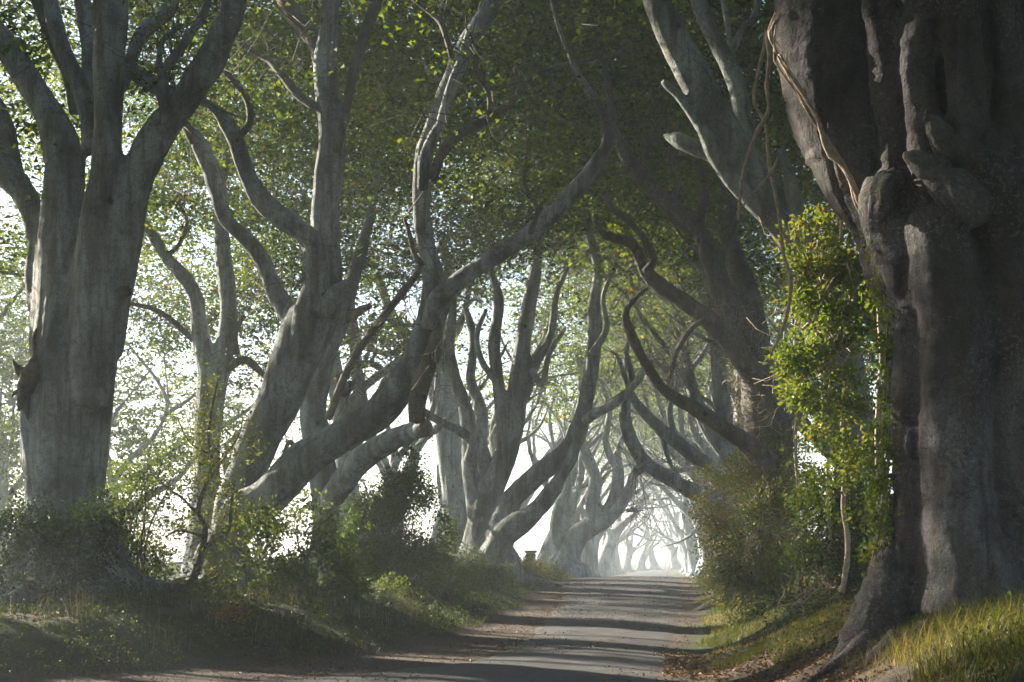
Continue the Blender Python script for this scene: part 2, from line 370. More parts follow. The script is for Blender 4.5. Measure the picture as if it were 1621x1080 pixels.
# ------------------------------------------------------------------ branch tracing
def trace(pts, Y0, Y1=None, k=1.0):
    """[(px, py, width_px)...] at depth Y0..Y1 -> points, radii in metres"""
    Y1 = Y0 if Y1 is None else Y1; n = len(pts); out, r = [], []
    for i, (x, y, wd) in enumerate(pts):
        Y = Y0 + (Y1 - Y0) * i / max(1, n - 1); out.append(P(x, y, Y)); r.append(wd / 2. / F_PX * Y * k)
    return np.array(out), np.array(r)
def rooted(pts, Y0, Y1=None, flare=1.55):
    """a trunk trace whose first point goes down into the ground with a root flare"""
    p, r = trace(pts, Y0, Y1); g = float(gz(p[0][0], p[0][1]))
    foot = p[0].copy(); foot[2] = g + .25
    base = p[0].copy(); base[2] = g - .35
    keep = p[:, 2] > g + .7
    p = np.vstack([base, foot, p[keep]]); r = np.concatenate([[r[0] * flare * 1.15, r[0] * flare], r[keep]])
    return p, r
def roots(rng, base, r, n, length=1.0, a0=0):
    out = []
    for k in range(n):
        a = a0 + 2 * np.pi * (k + rng.uniform(-.25, .25)) / n; d = np.array([np.cos(a), np.sin(a), 0]); L = length * rng.uniform(.7, 1.3)
        pts = []
        for q, h in ((.15, r * 1.9), (.75, r * .75), (1.25, .16), (1.7 + L * .5, .02), (2 + L, -.12)):
            x = base[0] + d[0] * r * q; y = base[1] + d[1] * r * q
            pts.append([x, y, float(gz(x, y)) + h])
        out.append(tube(pts, [r * .5, r * .42, r * .3, r * .2, r * .1], 10, 4, .1, k))
    return out
def twigs_from(rng, ends, n, L=1.6, r=.011, drop=.1, sides=4):
    parts = []; n = int(n * 2.2)
    for k in range(n):
        p = np.array(ends[rng.integers(len(ends))], float); d = unit(rng.normal(0, 1, (1, 3)) + np.array([0, 0, .25 - drop]))[0]
        pts = [p]; l = L * rng.uniform(.5, 1.2)
        for s in range(4):
            d = unit((d + rng.normal(0, .38, 3))[None])[0]; pts.append(pts[-1] + d * l / 4)
        parts.append(tube(pts, np.linspace(r, r * .3, 5), 3, 1, 0, 0, True))
        if k % 2: q0 = pts[2]; parts.append(tube([q0, q0 + (pts[3] - pts[1]) * .4 + rng.normal(0, .1, 3) * L, q0 + (pts[4] - pts[1]) * .6 + rng.normal(0, .16, 3) * L], [r * .7, r * .5, r * .2], 3, 1, 0, 0, True))
    return join(parts)

LEFT_TREES = []
def make_tree(name, label, cat, base, fused, branches, voxel, mat, bmat=None, crown=None, group=None, leafm=None, disp=.02, fine=0,
              twig_ends=None, ntw=0, rng=None, twr=.012, smooth=6, freq=3.0):
    t = thing(name, base, label, cat, group)
    link('trunk', fuse(fused, voxel, smooth, disp, freq, fine=fine), mat, t)
    for i, (p, r) in enumerate(branches):
        v, f = tube(p, r, 9, 5, .12, i) if base[1] < 46 and len(p) < 9 else tube(p, r, 7, 2 if len(p) > 8 else 4, .12, i)
        link('branch', mk_mesh('branch', v, f), bmat or mat, t)
    if ntw and twig_ends is not None:
        if bmat or mat is M_BARK_BROWN or mat is M_BARK: twig_ends = list(twig_ends) + [q_ for b_, _ in branches for q_ in catmull(b_, 3)[4:]]
        v, f = twigs_from(rng or RNG, twig_ends, ntw, r=twr)
        link('twig', mk_mesh('twig', v, f), M_TWIG, t, 'stuff')
    if crown:
        sd = 1 if base[0] < .5 * (xl(base[1]) + xr(base[1])) else -1
        if twig_ends is not None and base[1] > 20 and not (25 < base[1] < 28 and base[0] > 3):
            r2 = rng or RNG; e_ = np.array([q_ for q_ in twig_ends if q_[2] > 7.4])
            if len(e_):
                e_ = e_[r2.integers(0, len(e_), 90)] + r2.normal(0, .42, (90, 3))
                crown = list(crown) + [sprays(e_, r2, 12, .4, .10 if base[1] < 34 else .14, tri=True)]
        crown = list(crown) + [roof(rng or RNG, base[0] + sd * .8, base[1] + .5, 110, sd)]
        leaf_obj('crown', crown, leafm or M_LEAF, t)
    return t

# openings in the vault: where the photograph shows sun coming through, the crowns are thin along that line
GAPS = [(P(1050, 540, 34), 2.4), (P(1110, 620, 40), 2.6), (P(1020, 430, 44), 3.0), (P(900, 480, 44), 3.0), (P(780, 480, 50), 3.2), (P(980, 600, 52), 3.4), (P(700, 700, 50), 3.0), (P(1040, 760, 62), 4.0), (P(860, 760, 46), 2.6), (P(600, 620, 46), 2.6), (P(950, 820, 44), 2.0),
        (P(1330, 400, 17.2), 1.5), (P(1330, 560, 17.2), 1.5), (P(1340, 760, 17.5), 1.0), (P(1150, 850, 26), 1.8), (P(1200, 900, 22), 1.6), (P(1130, 990, 20), 1.3), (P(1250, 850, 20), 1.2), (P(900, 650, 40), 2.2), (P(850, 600, 48), 2.6), (P(960, 700, 58), 4.0), (P(1000, 650, 75), 5.0), (P(880, 600, 62), 4.0), (P(820, 520, 50), 3.0), (P(720, 620, 42), 2.2), (P(1110, 150, 19), 1.2), (P(1190, 310, 19), 1.0), (P(500, 300, 25), .8), (P(690, 420, 23), .8), (P(520, 720, 24), 1.2), (P(1560, 1020, 10), .8), (P(1450, 1050, 10.5), .5),
        (P(320, 740, 23), 1.8), (P(225, 810, 23.4), 1.5), (P(480, 840, 23), 1.0), (P(630, 820, 27), 2.0), (P(90, 500, 21.5), .8), (P(70, 975, 18.5), .9), (P(770, 780, 36), 2.4), (P(860, 760, 35), 1.3), (P(560, 690, 24), .8),
        (P(1060, 480, 25.5), 1.0), (P(1215, 650, 27), 1.0), (P(1240, 80, 13), .45), (P(1305, 255, 13), .45), (P(930, 960, 30), .8), (P(1000, 935, 37), .8), (P(800, 1060, 17.5), .6),
        (P(250, 250, 36), 2.0), (P(90, 180, 34), 1.8), (P(420, 420, 38), 2.0), (P(600, 400, 40), 1.5), (P(760, 330, 38), 1.2), (P(590, 190, 36), .8), (P(400, 120, 34), 1.1), (P(930, 320, 36), .9)]
def thin(p, rng):
    S = np.array(SUN_DIR); keep = np.ones(len(p), bool)
    for g, r in GAPS:
        d = p - g; t = d @ S; q = np.linalg.norm(d - t[:, None] * S, axis=1)
        keep &= ~((t > .8 + r * .6) & (q < r * rng.uniform(.7, 1.15, len(p))))
    return p[keep]
def canopy(rng, x0, y0, n, side, wide=6.5, deep=4.6, ztop=18.5, zarch=7.4, zout=5.2, thr=.09, size=.095, per=14, rad=.36, bright=0, freq=.34, xlim=None):
    """leafy sprays in the vault of one tree: low on the field side, arched high over the lane"""
    m = int(n * DENS * 3.6); lane = .5 * (xl(y0) + xr(y0))
    x = x0 + rng.uniform(-wide, wide, m); y = y0 + rng.uniform(-deep, deep, m)
    c = .5 * (xl(y) + xr(y)); out = (c - x) * side      # >0 on this tree's own outer side
    own = np.abs(x - c) ; halfgap = abs(x0 - lane)
    zlow = np.where(out > halfgap + 1.2, zout, zarch - 1.4 * sstep((own - 1.0) / 4.5))
    z = zlow + (ztop - zlow) * rng.random(m) ** 1.1
    p = np.column_stack([x, y, z])
    s = fbm(p * np.array([1, 1, 2.4]) + np.array([3.1, 8.2, 0]), freq, 3)
    low = (z - zlow) < 1.6
    hi = sstep((z - 8.5) / 3)
    p = p[(s > thr + low * .10 - hi * .23)][:int(n * DENS)]
    p = thin(p, rng)
    if xlim is not None: p = p[p[:, 0] < xlim]
    return sprays(p, rng, per, rad, size, bright=bright, tri=True)
def roof(rng, x0, y0, n, side, wide=6.5, deep=5, zlo=14, zhi=19):
    """the high, thick top of a crown: bigger leaf clumps that close the vault"""
    c = .5 * (xl(y0) + xr(y0)); m = int(n * 1.8)
    p = np.column_stack([x0 + rng.uniform(-wide, wide, m), y0 + rng.uniform(-deep, deep, m), rng.uniform(zlo, zhi, m)])
    p = thin(p[fbm(p, .3, 2) > -.16][:n], rng)
    return sprays(p, rng, 12, .7, .22, bright=-.05, tri=True)
DENS = 5.6

# ------------------------------------------------------------------ procedural beech
def wander(rng, p, d, L, r0, r1, step=.55, curl=.28, up=.10, lean=None, k=None):
    n = max(4, int(L / step)); pts = [np.array(p, float)]; d = np.array(d, float); ph = rng.uniform(0, 6, 3); am = rng.uniform(.6, 1.3)
    for i in range(n):
        w_ = np.array([math.sin(ph[0] + i * .62), math.sin(ph[1] + i * .55), .45 * math.sin(ph[2] + i * .5)]) * curl * am
        d = d + w_ * .55 + rng.normal(0, .10, 3) + np.array([0, 0, up])
        if lean is not None: d = d + lean * .05 * min(1, i / 4)
        d /= np.linalg.norm(d); pts.append(pts[-1] + d * step)
    return np.array(pts), np.linspace(r0, r1, n + 1)
def beech(seed, x, y, side, r=.42, H=9, label='', group=None, voxel=.07, ncan=380, nb=7, ntw=50, mat=None, size=.11, per=13, fork=None, zarch=7.4, zout=5.4, thr=.09, name='beech_tree', wide=6.0, xlim=None):
    if seed in (242, 243, 259): thr, ncan = -.05, int(ncan * 1.3)  # crowns thickened to shade the near haze
    rng = np.random.default_rng(seed); g = float(gz(x, y)); lean = np.array([side * 1.0, 0, 0])
    fh = fork or rng.uniform(1.3, 2.6); rr = r
    tilt = rng.normal(0, .12, 2) + np.array([side * .12, 0])
    top = np.array([x + tilt[0] * fh, y + tilt[1] * fh, g + fh])
    mid = np.array([x + tilt[0] * fh * .4 + rng.normal(0, .08), y, g + fh * .5])
    fused = [tube([[x, y, g - .4], [x, y, g + .1], mid, top], [rr * 1.5, rr * 1.35, rr, rr * 1.05], 14, 5, .12, seed)]
    fused += roots(rng, (x, y), rr * 1.1, 5)
    ns = rng.integers(4, 7); br = []; ends = []; a0 = rng.uniform(0, 6)
    for k in range(ns):
        a = a0 + 2 * np.pi * k / ns + rng.normal(0, .3); sp = rng.uniform(.35, .95)
        d = unit(np.array([[math.cos(a) * sp + side * .18, math.sin(a) * sp * .8, 1.0]]))[0]
        rs = rr * rng.uniform(.38, .58); L = H * rng.uniform(.75, 1.1)
        p, q = wander(rng, top - d * .35 - np.array([0, 0, .25]), d, L, rs, .045, curl=.30, lean=lean)
        q[:3] *= [1.25, 1.15, 1.05]
        fused.append(tube(p, q, 10, 3, .1, seed + k)); ends += list(p[len(p) // 2:])
        for s in range(rng.integers(1, 3)):
            i = rng.integers(3, max(4, len(p) - 4)); dd = unit((p[i] - p[i-1])[None] + rng.normal(0, .16, (1, 3)) + np.array([[side * .08, 0, 0]]))[0] * 1.0
            b, bq = wander(rng, p[i] - dd * .1, unit((dd + rng.normal(0, .45, 3))[None])[0], rng.uniform(2.5, 5), q[i] * .75, .02, step=.45, curl=.34, up=.04, lean=lean)
            if len(br) < nb: br.append((b, bq)); ends += list(b[len(b) // 2:])
    cr = [canopy(rng, x + side * .8, y, ncan, side, size=size, per=per, zarch=zarch, zout=zout, thr=thr, wide=wide, xlim=xlim)] if ncan else None
    return make_tree(name, label, 'tree', (x, y, g), fused, br, voxel, mat or (M_BARK_HAZED if y > 40 else M_BARK), None, cr, group, twig_ends=ends, ntw=ntw, rng=rng, disp=.025)

# ================================================================== THE TREES
rngA = np.random.default_rng(101)
def gpt(px, Y): x = (px - VPX) / F_PX * Y; return x, Y, float(gz(x, Y))

# --- T1 : great multi-stemmed beech at the left edge
Y = 22.0
T1f = [tube(*rooted([(103, 930, 150), (101, 860, 138), (102, 790, 126), (104, 690, 130), (114, 600, 128), (116, 540, 118), (112, 470, 100), (104, 400, 84), (100, 330, 68), (104, 250, 60)], Y), 18, 5, .10, 1),
       tube(*trace([(140, 640, 70), (150, 560, 74), (152, 450, 74), (155, 360, 60), (166, 280, 52), (170, 200, 48), (173, 100, 52), (175, 0, 56), (172, -70, 52)], Y - .35, Y - .6), 14, 5, .08, 2),
       tube(*trace([(76, 640, 56), (78, 540, 60), (88, 430, 66), (92, 360, 60), (103, 270, 62), (98, 235, 60), (82, 190, 50), (56, 145, 46), (28, 100, 44), (0, 62, 42), (-30, 30, 40)], Y + .1, Y + 1), 14, 5, .08, 3),
       tube(*trace([(165, 560, 60), (182, 440, 66), (196, 350, 64), (212, 290, 56), (231, 250, 55), (256, 205, 56), (284, 172, 50), (312, 130, 48), (334, 95, 48), (352, 55, 44), (366, 20, 42), (374, -40, 40)], Y - .2, Y - .8), 14, 5, .08, 4),
       tube(*trace([(66, 520, 34), (58, 440, 36), (60, 380, 36), (52, 335, 42), (30, 296, 46), (8, 272, 50), (-30, 250, 52)], Y + .4, Y + .8), 12, 5, .08, 5),
       tube(*trace([(30, 300, 34), (16, 250, 34), (6, 205, 36), (-12, 160, 36)], Y + .9, Y + 1.1), 10, 5, .08, 6),
       tube(*trace([(145, 240, 36), (142, 190, 34), (128, 140, 30), (108, 98, 30), (90, 50, 28), (80, 0, 28), (76, -40, 26)], Y, Y + .6), 10, 5, .08, 7),
       tube(*trace([(140, 160, 26), (140, 110, 22), (138, 60, 24), (130, 0, 28), (126, -40, 28)], Y + .5, Y + .8), 10, 5, .08, 8),
       tube(*trace([(90, 760, 30), (62, 730, 34), (48, 690, 30), (46, 640, 26), (58, 590, 30)], Y - .4), 10, 5, .12, 9),
       ] + roots(rngA, P(103, 900, Y)[:2], .8, 7)
# knob on the right and torn snag on the left
T1f.append(tube(*trace([(176, 478, 44), (192, 466, 26), (204, 463, 20)], Y - .5), 10, 4, .2, 10))
T1b = [trace([(118, 180, 16), (105, 118, 16), (80, 60, 18), (58, 2, 18), (50, -30, 16)], Y + .9),
       trace([(192, 140, 20), (205, 100, 20), (226, 52, 22), (260, 25, 22), (280, -10, 22)], Y - .3, Y + .5),
       trace([(196, 100, 24), (220, 120, 24), (245, 137, 26), (275, 150, 28), (300, 145, 24)], Y, Y - .4),
       trace([(262, 180, 22), (258, 140, 18), (262, 112, 16), (282, 82, 15), (306, 48, 14), (322, 22, 14), (333, -20, 13)], Y - .7, Y - .4),
       trace([(258, 130, 11), (252, 90, 9), (258, 65, 8), (284, 40, 8)], Y - .6, Y - .2)]
T1 = make_tree('beech_tree', 'largest beech on the left, grey trunk dividing into several stems above dark brambles', 'tree', gpt(103, Y), T1f, T1b, .048, M_BARK,
               crown=[canopy(np.random.default_rng(21), -9.0, 27.5, 460, 1, size=.115, zarch=8.6, zout=6.4, wide=5.5),
                      sprays(blob(rngA, P(40, 330, 30), (3.0, 1.5, 2.6), 260), rngA, 14, .36, .085)],
               twig_ends=[P(20, 60, 23), P(370, -20, 21.5), P(170, -40, 21.5), P(320, 40, 21.5), P(270, 30, 22), P(0, 200, 23)], ntw=30, rng=rngA, disp=.028, fine=.008)
snag = join([tube(*trace(q_, Y - .55), 8, 5, .45, k_) for k_, q_ in enumerate(([(54, 560, 6), (50, 585, 22), (42, 610, 26), (34, 634, 14), (30, 650, 4)], [(58, 570, 6), (54, 540, 10), (58, 520, 3)], [(44, 600, 16), (30, 585, 12), (20, 570, 3)], [(38, 620, 14), (24, 622, 8), (18, 632, 3)], [(46, 610, 12), (42, 640, 9), (44, 664, 3)]))])
link('snag', mk_mesh('snag', *snag), M_DEADWOOD, T1)
link('knot', mk_mesh('knot', *tube(*trace([(186, 468, 16), (198, 462, 20), (207, 464, 12)], Y - .72), 8, 4, .4, 5)), M_DEADWOOD, T1)

# --- T2 : leaning beech with the long low limb
Y = 25.0
T2f = [tube(*rooted([(352, 930, 74), (356, 870, 62), (370, 800, 62), (394, 740, 66), (414, 690, 64), (440, 640, 66), (458, 590, 72), (476, 545, 78), (496, 505, 78), (512, 465, 66), (517, 400, 52), (515, 340, 46), (520, 280, 44), (526, 225, 42), (520, 160, 42), (515, 110, 40), (519, 60, 34), (524, 0, 30), (526, -40, 28)], Y), 16, 5, .09, 1),
       tube(*trace([(480, 560, 50), (486, 500, 46), (502, 445, 42), (500, 400, 40), (486, 374, 38), (460, 354, 36), (426, 330, 34), (402, 300, 32), (386, 262, 30), (371, 216, 28), (350, 182, 26), (330, 165, 20), (306, 150, 14)], Y - .3, Y - .9), 12, 5, .09, 2),
       tube(*trace([(470, 560, 44), (470, 525, 40), (456, 495, 34), (436, 462, 32), (416, 412, 28), (386, 374, 26), (356, 345, 26), (346, 302, 32), (333, 266, 30), (315, 228, 26), (296, 202, 20), (280, 180, 14)], Y + .2, Y + .5), 12, 5, .09, 3),
       tube(*trace([(366, 850, 60), (386, 812, 62), (420, 790, 62), (450, 760, 62), (486, 724, 60), (530, 698, 54), (580, 668, 54), (618, 634, 52), (648, 592, 50), (668, 545, 46), (682, 505, 44), (690, 470, 46), (684, 425, 38), (670, 360, 30), (668, 290, 30), (672, 240, 30), (692, 190, 30), (714, 130, 32), (738, 70, 32), (772, 20, 30), (800, -30, 28)], Y - .3, Y - 2.4), 14, 5, .10, 4),
       tube(*trace([(676, 520, 26), (690, 480, 34), (708, 460, 32), (746, 430, 31), (792, 400, 30), (840, 368, 28), (880, 334, 28), (912, 300, 26), (944, 258, 24), (962, 225, 20), (960, 188, 17), (936, 150, 15), (912, 112, 13), (896, 75, 12), (880, 30, 11), (870, -10, 10)], Y - 2.0, Y - 4), 12, 5, .10, 5),
       tube(*trace([(516, 500, 40), (530, 470, 30), (546, 452, 22), (556, 449, 16)], Y - .5, Y - .8), 10, 5, .2, 6),
       tube(*trace([(668, 300, 20), (676, 240, 22), (700, 190, 20), (718, 130, 20), (735, 90, 20), (745, 50, 18)], Y - 2.6, Y - 2.6), 10, 5, .1, 7),
       ] + roots(rngA, P(352, 930, Y)[:2], .5, 6)
T2b = [trace([(515, 118, 34), (505, 82, 28), (488, 52, 26), (468, 28, 25), (448, -5, 25)], Y, Y + .6),
       trace([(532, 240, 14), (545, 190, 14), (560, 112, 17), (576, 58, 18), (597, 0, 19), (604, -30, 18)], Y - .3, Y - .6),
       trace([(686, 285, 14), (692, 262, 15), (703, 236, 16), (726, 214, 16), (770, 190, 16), (800, 170, 15), (822, 150, 13), (836, 128, 11), (882, 106, 9), (950, 92, 6)], Y - 2.6, Y - 3.2),
       trace([(775, 187, 9), (774, 150, 9), (756, 112, 9), (752, 80, 8), (742, 55, 6)], Y - 2.8, Y - 2.8),
       trace([(716, 92, 10), (702, 45, 10), (686, 24, 9), (650, -6, 9)], Y - 2.6, Y - 2.2),
       trace([(660, 668, 24), (662, 630, 30), (674, 590, 28), (690, 545, 22), (690, 505, 14)], Y - 1.9, Y - 1.9),
       trace([(668, 420, 10), (655, 400, 9), (648, 370, 8), (640, 345, 5)], Y - 2.2, Y - 2),
       trace([(505, 470, 18), (488, 450, 10), (480, 432, 8)], Y - .3, Y - .5),
       trace([(840, 370, 9), (850, 330, 7), (830, 290, 6), (838, 260, 4)], Y - 3.1, Y - 3),
       trace([(372, 222, 12), (395, 195, 11), (392, 160, 11), (370, 130, 10), (350, 110, 8)], Y - .9, Y - .5),
       trace([(500, 170, 14), (470, 148, 14), (440, 110, 13), (420, 92, 11), (380, 70, 8)], Y - .1, Y + .6)]
T2 = make_tree('beech_tree', 'leaning beech whose long low limb reaches right and forks over the lane', 'tree', gpt(352, Y), T2f, T2b, .046, M_BARK, M_BARK_BROWN,
               crown=[canopy(np.random.default_rng(22), -3.6, 31, 560, 1, size=.12, zarch=7.8, zout=7.2, wide=5.2)],
               twig_ends=[P(880, 30, 21.5), P(940, 130, 21.5), P(830, 140, 22), P(520, 0, 25), P(600, 0, 24.5), P(300, 150, 24), P(290, 200, 25), P(790, -20, 22.5), P(650, 0, 22.5)], ntw=60, rng=rngA, disp=.024, fine=.008)

# --- T3 : sawn-off limb tree behind T2
Y = 28.5
T3f = [tube(*rooted([(516, 920, 58), (517, 860, 50), (515, 780, 46), (502, 700, 46), (496, 650, 42), (506, 590, 40), (520, 550, 38), (540, 500, 32), (556, 450, 26), (574, 390, 20), (590, 320, 15), (600, 250, 11)], Y), 12, 5, .1, 1),
       tube(*trace([(516, 830, 34), (520, 800, 36), (545, 762, 40), (575, 726, 40), (612, 702, 36), (645, 686, 30), (668, 678, 28), (673, 677, 26)], Y, Y - 3), 12, 5, .1, 2)] + roots(rngA, P(516, 920, Y)[:2], .4, 5)
T3b = [trace([(520, 662, 12), (534, 625, 12), (552, 582, 12), (578, 540, 12), (602, 508, 13), (636, 465, 13), (662, 430, 11), (672, 400, 7)], Y - 1, Y - 3),
       trace([(535, 600, 16), (545, 622, 14), (552, 612, 16), (556, 608, 12)], Y - .6, Y - 1.2),
       trace([(500, 690, 16), (470, 706, 9), (458, 700, 8), (448, 722, 5)], Y, Y - .3),
       trace([(545, 510, 14), (570, 492, 13), (585, 485, 10)], Y, Y - .5)]
T3 = make_tree('beech_tree', 'thin beech behind the leaning one, with a sawn-off limb pointing at the lane', 'tree', gpt(516, Y), T3f, T3b, .045, M_BARK,
               M_BARK_BROWN, crown=[canopy(np.random.default_rng(23), -3.4, 34, 460, 1, size=.125, zarch=7.6, zout=6.4, wide=5)], twig_ends=[P(600, 250, 28), P(670, 400, 26), P(590, 320, 28)], ntw=26, rng=rngA, disp=.02, fine=.006)
link('sawn_end', mk_mesh('sawn_end', *tube([P(671, 677.5, 25.45), P(676, 676, 25.4)], [.165, .16], 14, 2, .05, 1)), M_CUT, T3)

# --- T2b : forked young beech between T1 and T2
Y = 30.0
p = [tube(*rooted([(330, 940, 54), (330, 860, 48), (329, 760, 44), (328, 690, 44), (332, 640, 46), (336, 595, 48), (322, 550, 32), (315, 505, 27), (310, 470, 25), (290, 438, 24), (265, 410, 22), (240, 370, 19), (222, 345, 16), (205, 310, 12), (196, 270, 10)], Y), 12, 5, .08, 1),
     tube(*trace([(338, 620, 36), (352, 570, 32), (362, 505, 29), (359, 455, 28), (353, 400, 26), (350, 350, 22), (346, 300, 19), (360, 250, 15), (352, 200, 11)], Y, Y + .5), 12, 5, .08, 2)]
T4 = make_tree('beech_tree', 'slim beech forking in two, rising behind the yellow-leaved sapling', 'tree', gpt(330, Y), p,
               [trace([(350, 590, 14), (385, 570, 12), (405, 582, 12), (428, 604, 8)], Y, Y - .4), trace([(308, 540, 11), (275, 510, 10), (245, 490, 9), (205, 480, 7), (185, 470, 5)], Y, Y),
                trace([(375, 560, 10), (372, 530, 9), (385, 500, 7)], Y, Y), trace([(262, 408, 8), (285, 385, 7), (296, 350, 6), (282, 320, 5)], Y, Y)], .036, M_BARK, M_BARK_BROWN,
               crown=[canopy(np.random.default_rng(24), -7.5, 36, 560, 1, size=.13, zarch=7.2, zout=4.6, wide=5.0),
                      sprays(blob(rngA, P(300, 400, 38), (3.6, 1.6, 2.0), 330), rngA, 13, .4, .12, tri=True), sprays(blob(rngA, P(520, 400, 42), (3.0, 1.6, 2.0), 260), rngA, 13, .4, .13, tri=True), sprays(blob(rngA, P(380, 330, 38), (3.5, 2.5, 2.0), 200), rngA, 13, .4, .13, bright=.1, tri=True), sprays(blob(rngA, P(240, 480, 40), (2.6, 2.5, 1.4), 150), rngA, 13, .4, .13, bright=.05, tri=True),
                      sprays(blob(rngA, P(290, 420, 36), (3.2, 2.5, 1.7), 150), rngA, 14, .4, .10, bright=.1)],
               twig_ends=[P(205, 310, 30), P(352, 200, 30), P(185, 470, 30), P(222, 345, 30), P(280, 320, 30)], ntw=34, rng=rngA, disp=.018, fine=.006)

# --- pale twin stems far behind T3
Y = 37.0
p = [tube(*rooted([(548, 900, 46), (548, 780, 42), (545, 680, 36), (532, 600, 30), (520, 540, 24), (500, 470, 18), (480, 400, 14)], Y), 12, 5, .08, 1),
     tube(*trace([(548, 740, 30), (572, 660, 25), (566, 600, 21), (560, 540, 19), (548, 480, 16), (560, 400, 12)], Y, Y), 10, 5, .08, 2)]
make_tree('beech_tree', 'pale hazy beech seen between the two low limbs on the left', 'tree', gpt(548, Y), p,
          [trace([(540, 650, 16), (580, 610, 14), (620, 580, 13), (650, 560, 10)], Y, Y), trace([(530, 610, 14), (580, 575, 12), (625, 600, 9)], Y, Y + 1)], .05, M_BARK_HAZED,
          crown=[canopy(np.random.default_rng(25), -4.5, 39, 440, 1, size=.135, zarch=7.6, zout=5.2, wide=5)], twig_ends=[P(480, 400, 37), P(560, 400, 37), P(650, 560, 37)], ntw=30, rng=rngA)

# --- T5 : the many-armed beech in the middle
Y = 36.0
T5f = [tube(*rooted([(772, 925, 70), (770, 880, 64), (766, 840, 66), (772, 790, 52), (790, 748, 42), (803, 712, 38), (812, 676, 34), (816, 640, 32), (820, 600, 30), (828, 540, 28), (840, 470, 24), (850, 410, 18), (846, 350, 13)], Y), 14, 5, .1, 1),
       tube(*trace([(775, 880, 50), (790, 838, 46), (812, 790, 38), (846, 756, 34), (878, 731, 34), (904, 706, 32), (918, 672, 30), (926, 640, 28), (935, 590, 26), (941, 540, 24), (941, 480, 22), (946, 420, 18), (930, 360, 14), (925, 300, 10)], Y - .3, Y - 2), 12, 5, .1, 2),
       tube(*trace([(780, 880, 44), (800, 845, 40), (832, 822, 36), (858, 798, 30), (882, 764, 24), (904, 728, 20), (912, 700, 14)], Y - .8, Y - 1.4), 12, 5, .12, 3),
       tube(*trace([(762, 850, 44), (752, 800, 34), (744, 740, 28), (742, 680, 26), (734, 640, 24), (720, 600, 22), (711, 550, 20), (716, 480, 16), (705, 420, 12)], Y, Y + .6), 12, 5, .1, 4),
       tube(*trace([(800, 715, 26), (795, 650, 24), (786, 590, 22), (782, 540, 20), (790, 480, 17), (775, 420, 12)], Y - .1, Y - .6), 10, 5, .1, 5),
       tube(*trace([(770, 800, 36), (768, 750, 32), (758, 700, 26), (762, 650, 22), (745, 600, 18), (750, 540, 14), (735, 480, 10)], Y + .4, Y + 1.4), 10, 5, .1, 6),
       tube(*trace([(812, 660, 22), (832, 620, 20), (845, 580, 18), (872, 530, 15), (880, 470, 12), (900, 420, 9)], Y, Y), 10, 5, .1, 7)] + roots(rngA, P(772, 900, Y)[:2], .62, 6, 1.4)
T5b = [trace([(744, 728, 20), (748, 700, 18), (730, 684, 15), (706, 672, 14), (676, 655, 12), (660, 640, 8)], Y - .1, Y - 1.5),
       trace([(926, 668, 16), (940, 656, 16), (970, 640, 16), (1004, 610, 13), (1020, 584, 10), (1030, 560, 6)], Y - 1.6, Y - 2.4),
       trace([(842, 585, 12), (858, 610, 9), (870, 560, 8), (895, 520, 6)], Y - .2, Y - .8),
       trace([(716, 600, 12), (690, 560, 10), (700, 520, 8), (680, 480, 6)], Y + .4, Y),
       trace([(782, 600, 12), (762, 570, 10), (755, 530, 9), (770, 490, 6)], Y - .3, Y - .5),
       trace([(938, 560, 14), (960, 520, 10), (955, 470, 8), (975, 420, 6)], Y - 2, Y - 2)]
T5 = make_tree('beech_tree', 'pale many-armed beech on the bank where the lane crests, its thick right arm curving up', 'tree', gpt(772, Y), T5f, T5b, .052, M_BARK_HAZED,
               crown=[canopy(np.random.default_rng(26), 0.2, 37, 560, 1, size=.135, zarch=7.8, zout=6.6, wide=5.5)],
               twig_ends=[P(846, 350, 36), P(925, 300, 34), P(705, 420, 36), P(775, 420, 36), P(1025, 570, 34), P(900, 420, 36), P(975, 420, 34), P(660, 640, 34.5)], ntw=80, rng=rngA, disp=.026, fine=.008)
Y = 43.0
p = [tube(*rooted([(738, 900, 50), (734, 860, 46), (722, 780, 48), (712, 720, 46), (705, 650, 42), (696, 590, 36), (700, 520, 28), (712, 450, 22), (700, 380, 15)], Y), 12, 5, .08, 1),
     tube(*trace([(704, 660, 30), (680, 600, 26), (650, 540, 22), (620, 500, 18), (600, 440, 14)], Y, Y), 10, 5, .08, 2)]
make_tree('beech_tree', 'broad pale trunk standing in haze close behind the many-armed beech', 'tree', gpt(738, Y), p,
          [trace([(700, 560, 16), (730, 510, 12), (745, 450, 8)], Y, Y), trace([(650, 545, 12), (610, 560, 9), (570, 540, 7)], Y, Y)], .055, M_BARK_HAZED,
          crown=[canopy(np.random.default_rng(27), -3, 45, 420, 1, size=.15, zarch=7.6, zout=5.8, wide=5.5)], twig_ends=[P(700, 380, 43), P(600, 440, 43), P(745, 450, 43)], ntw=40, rng=rngA)

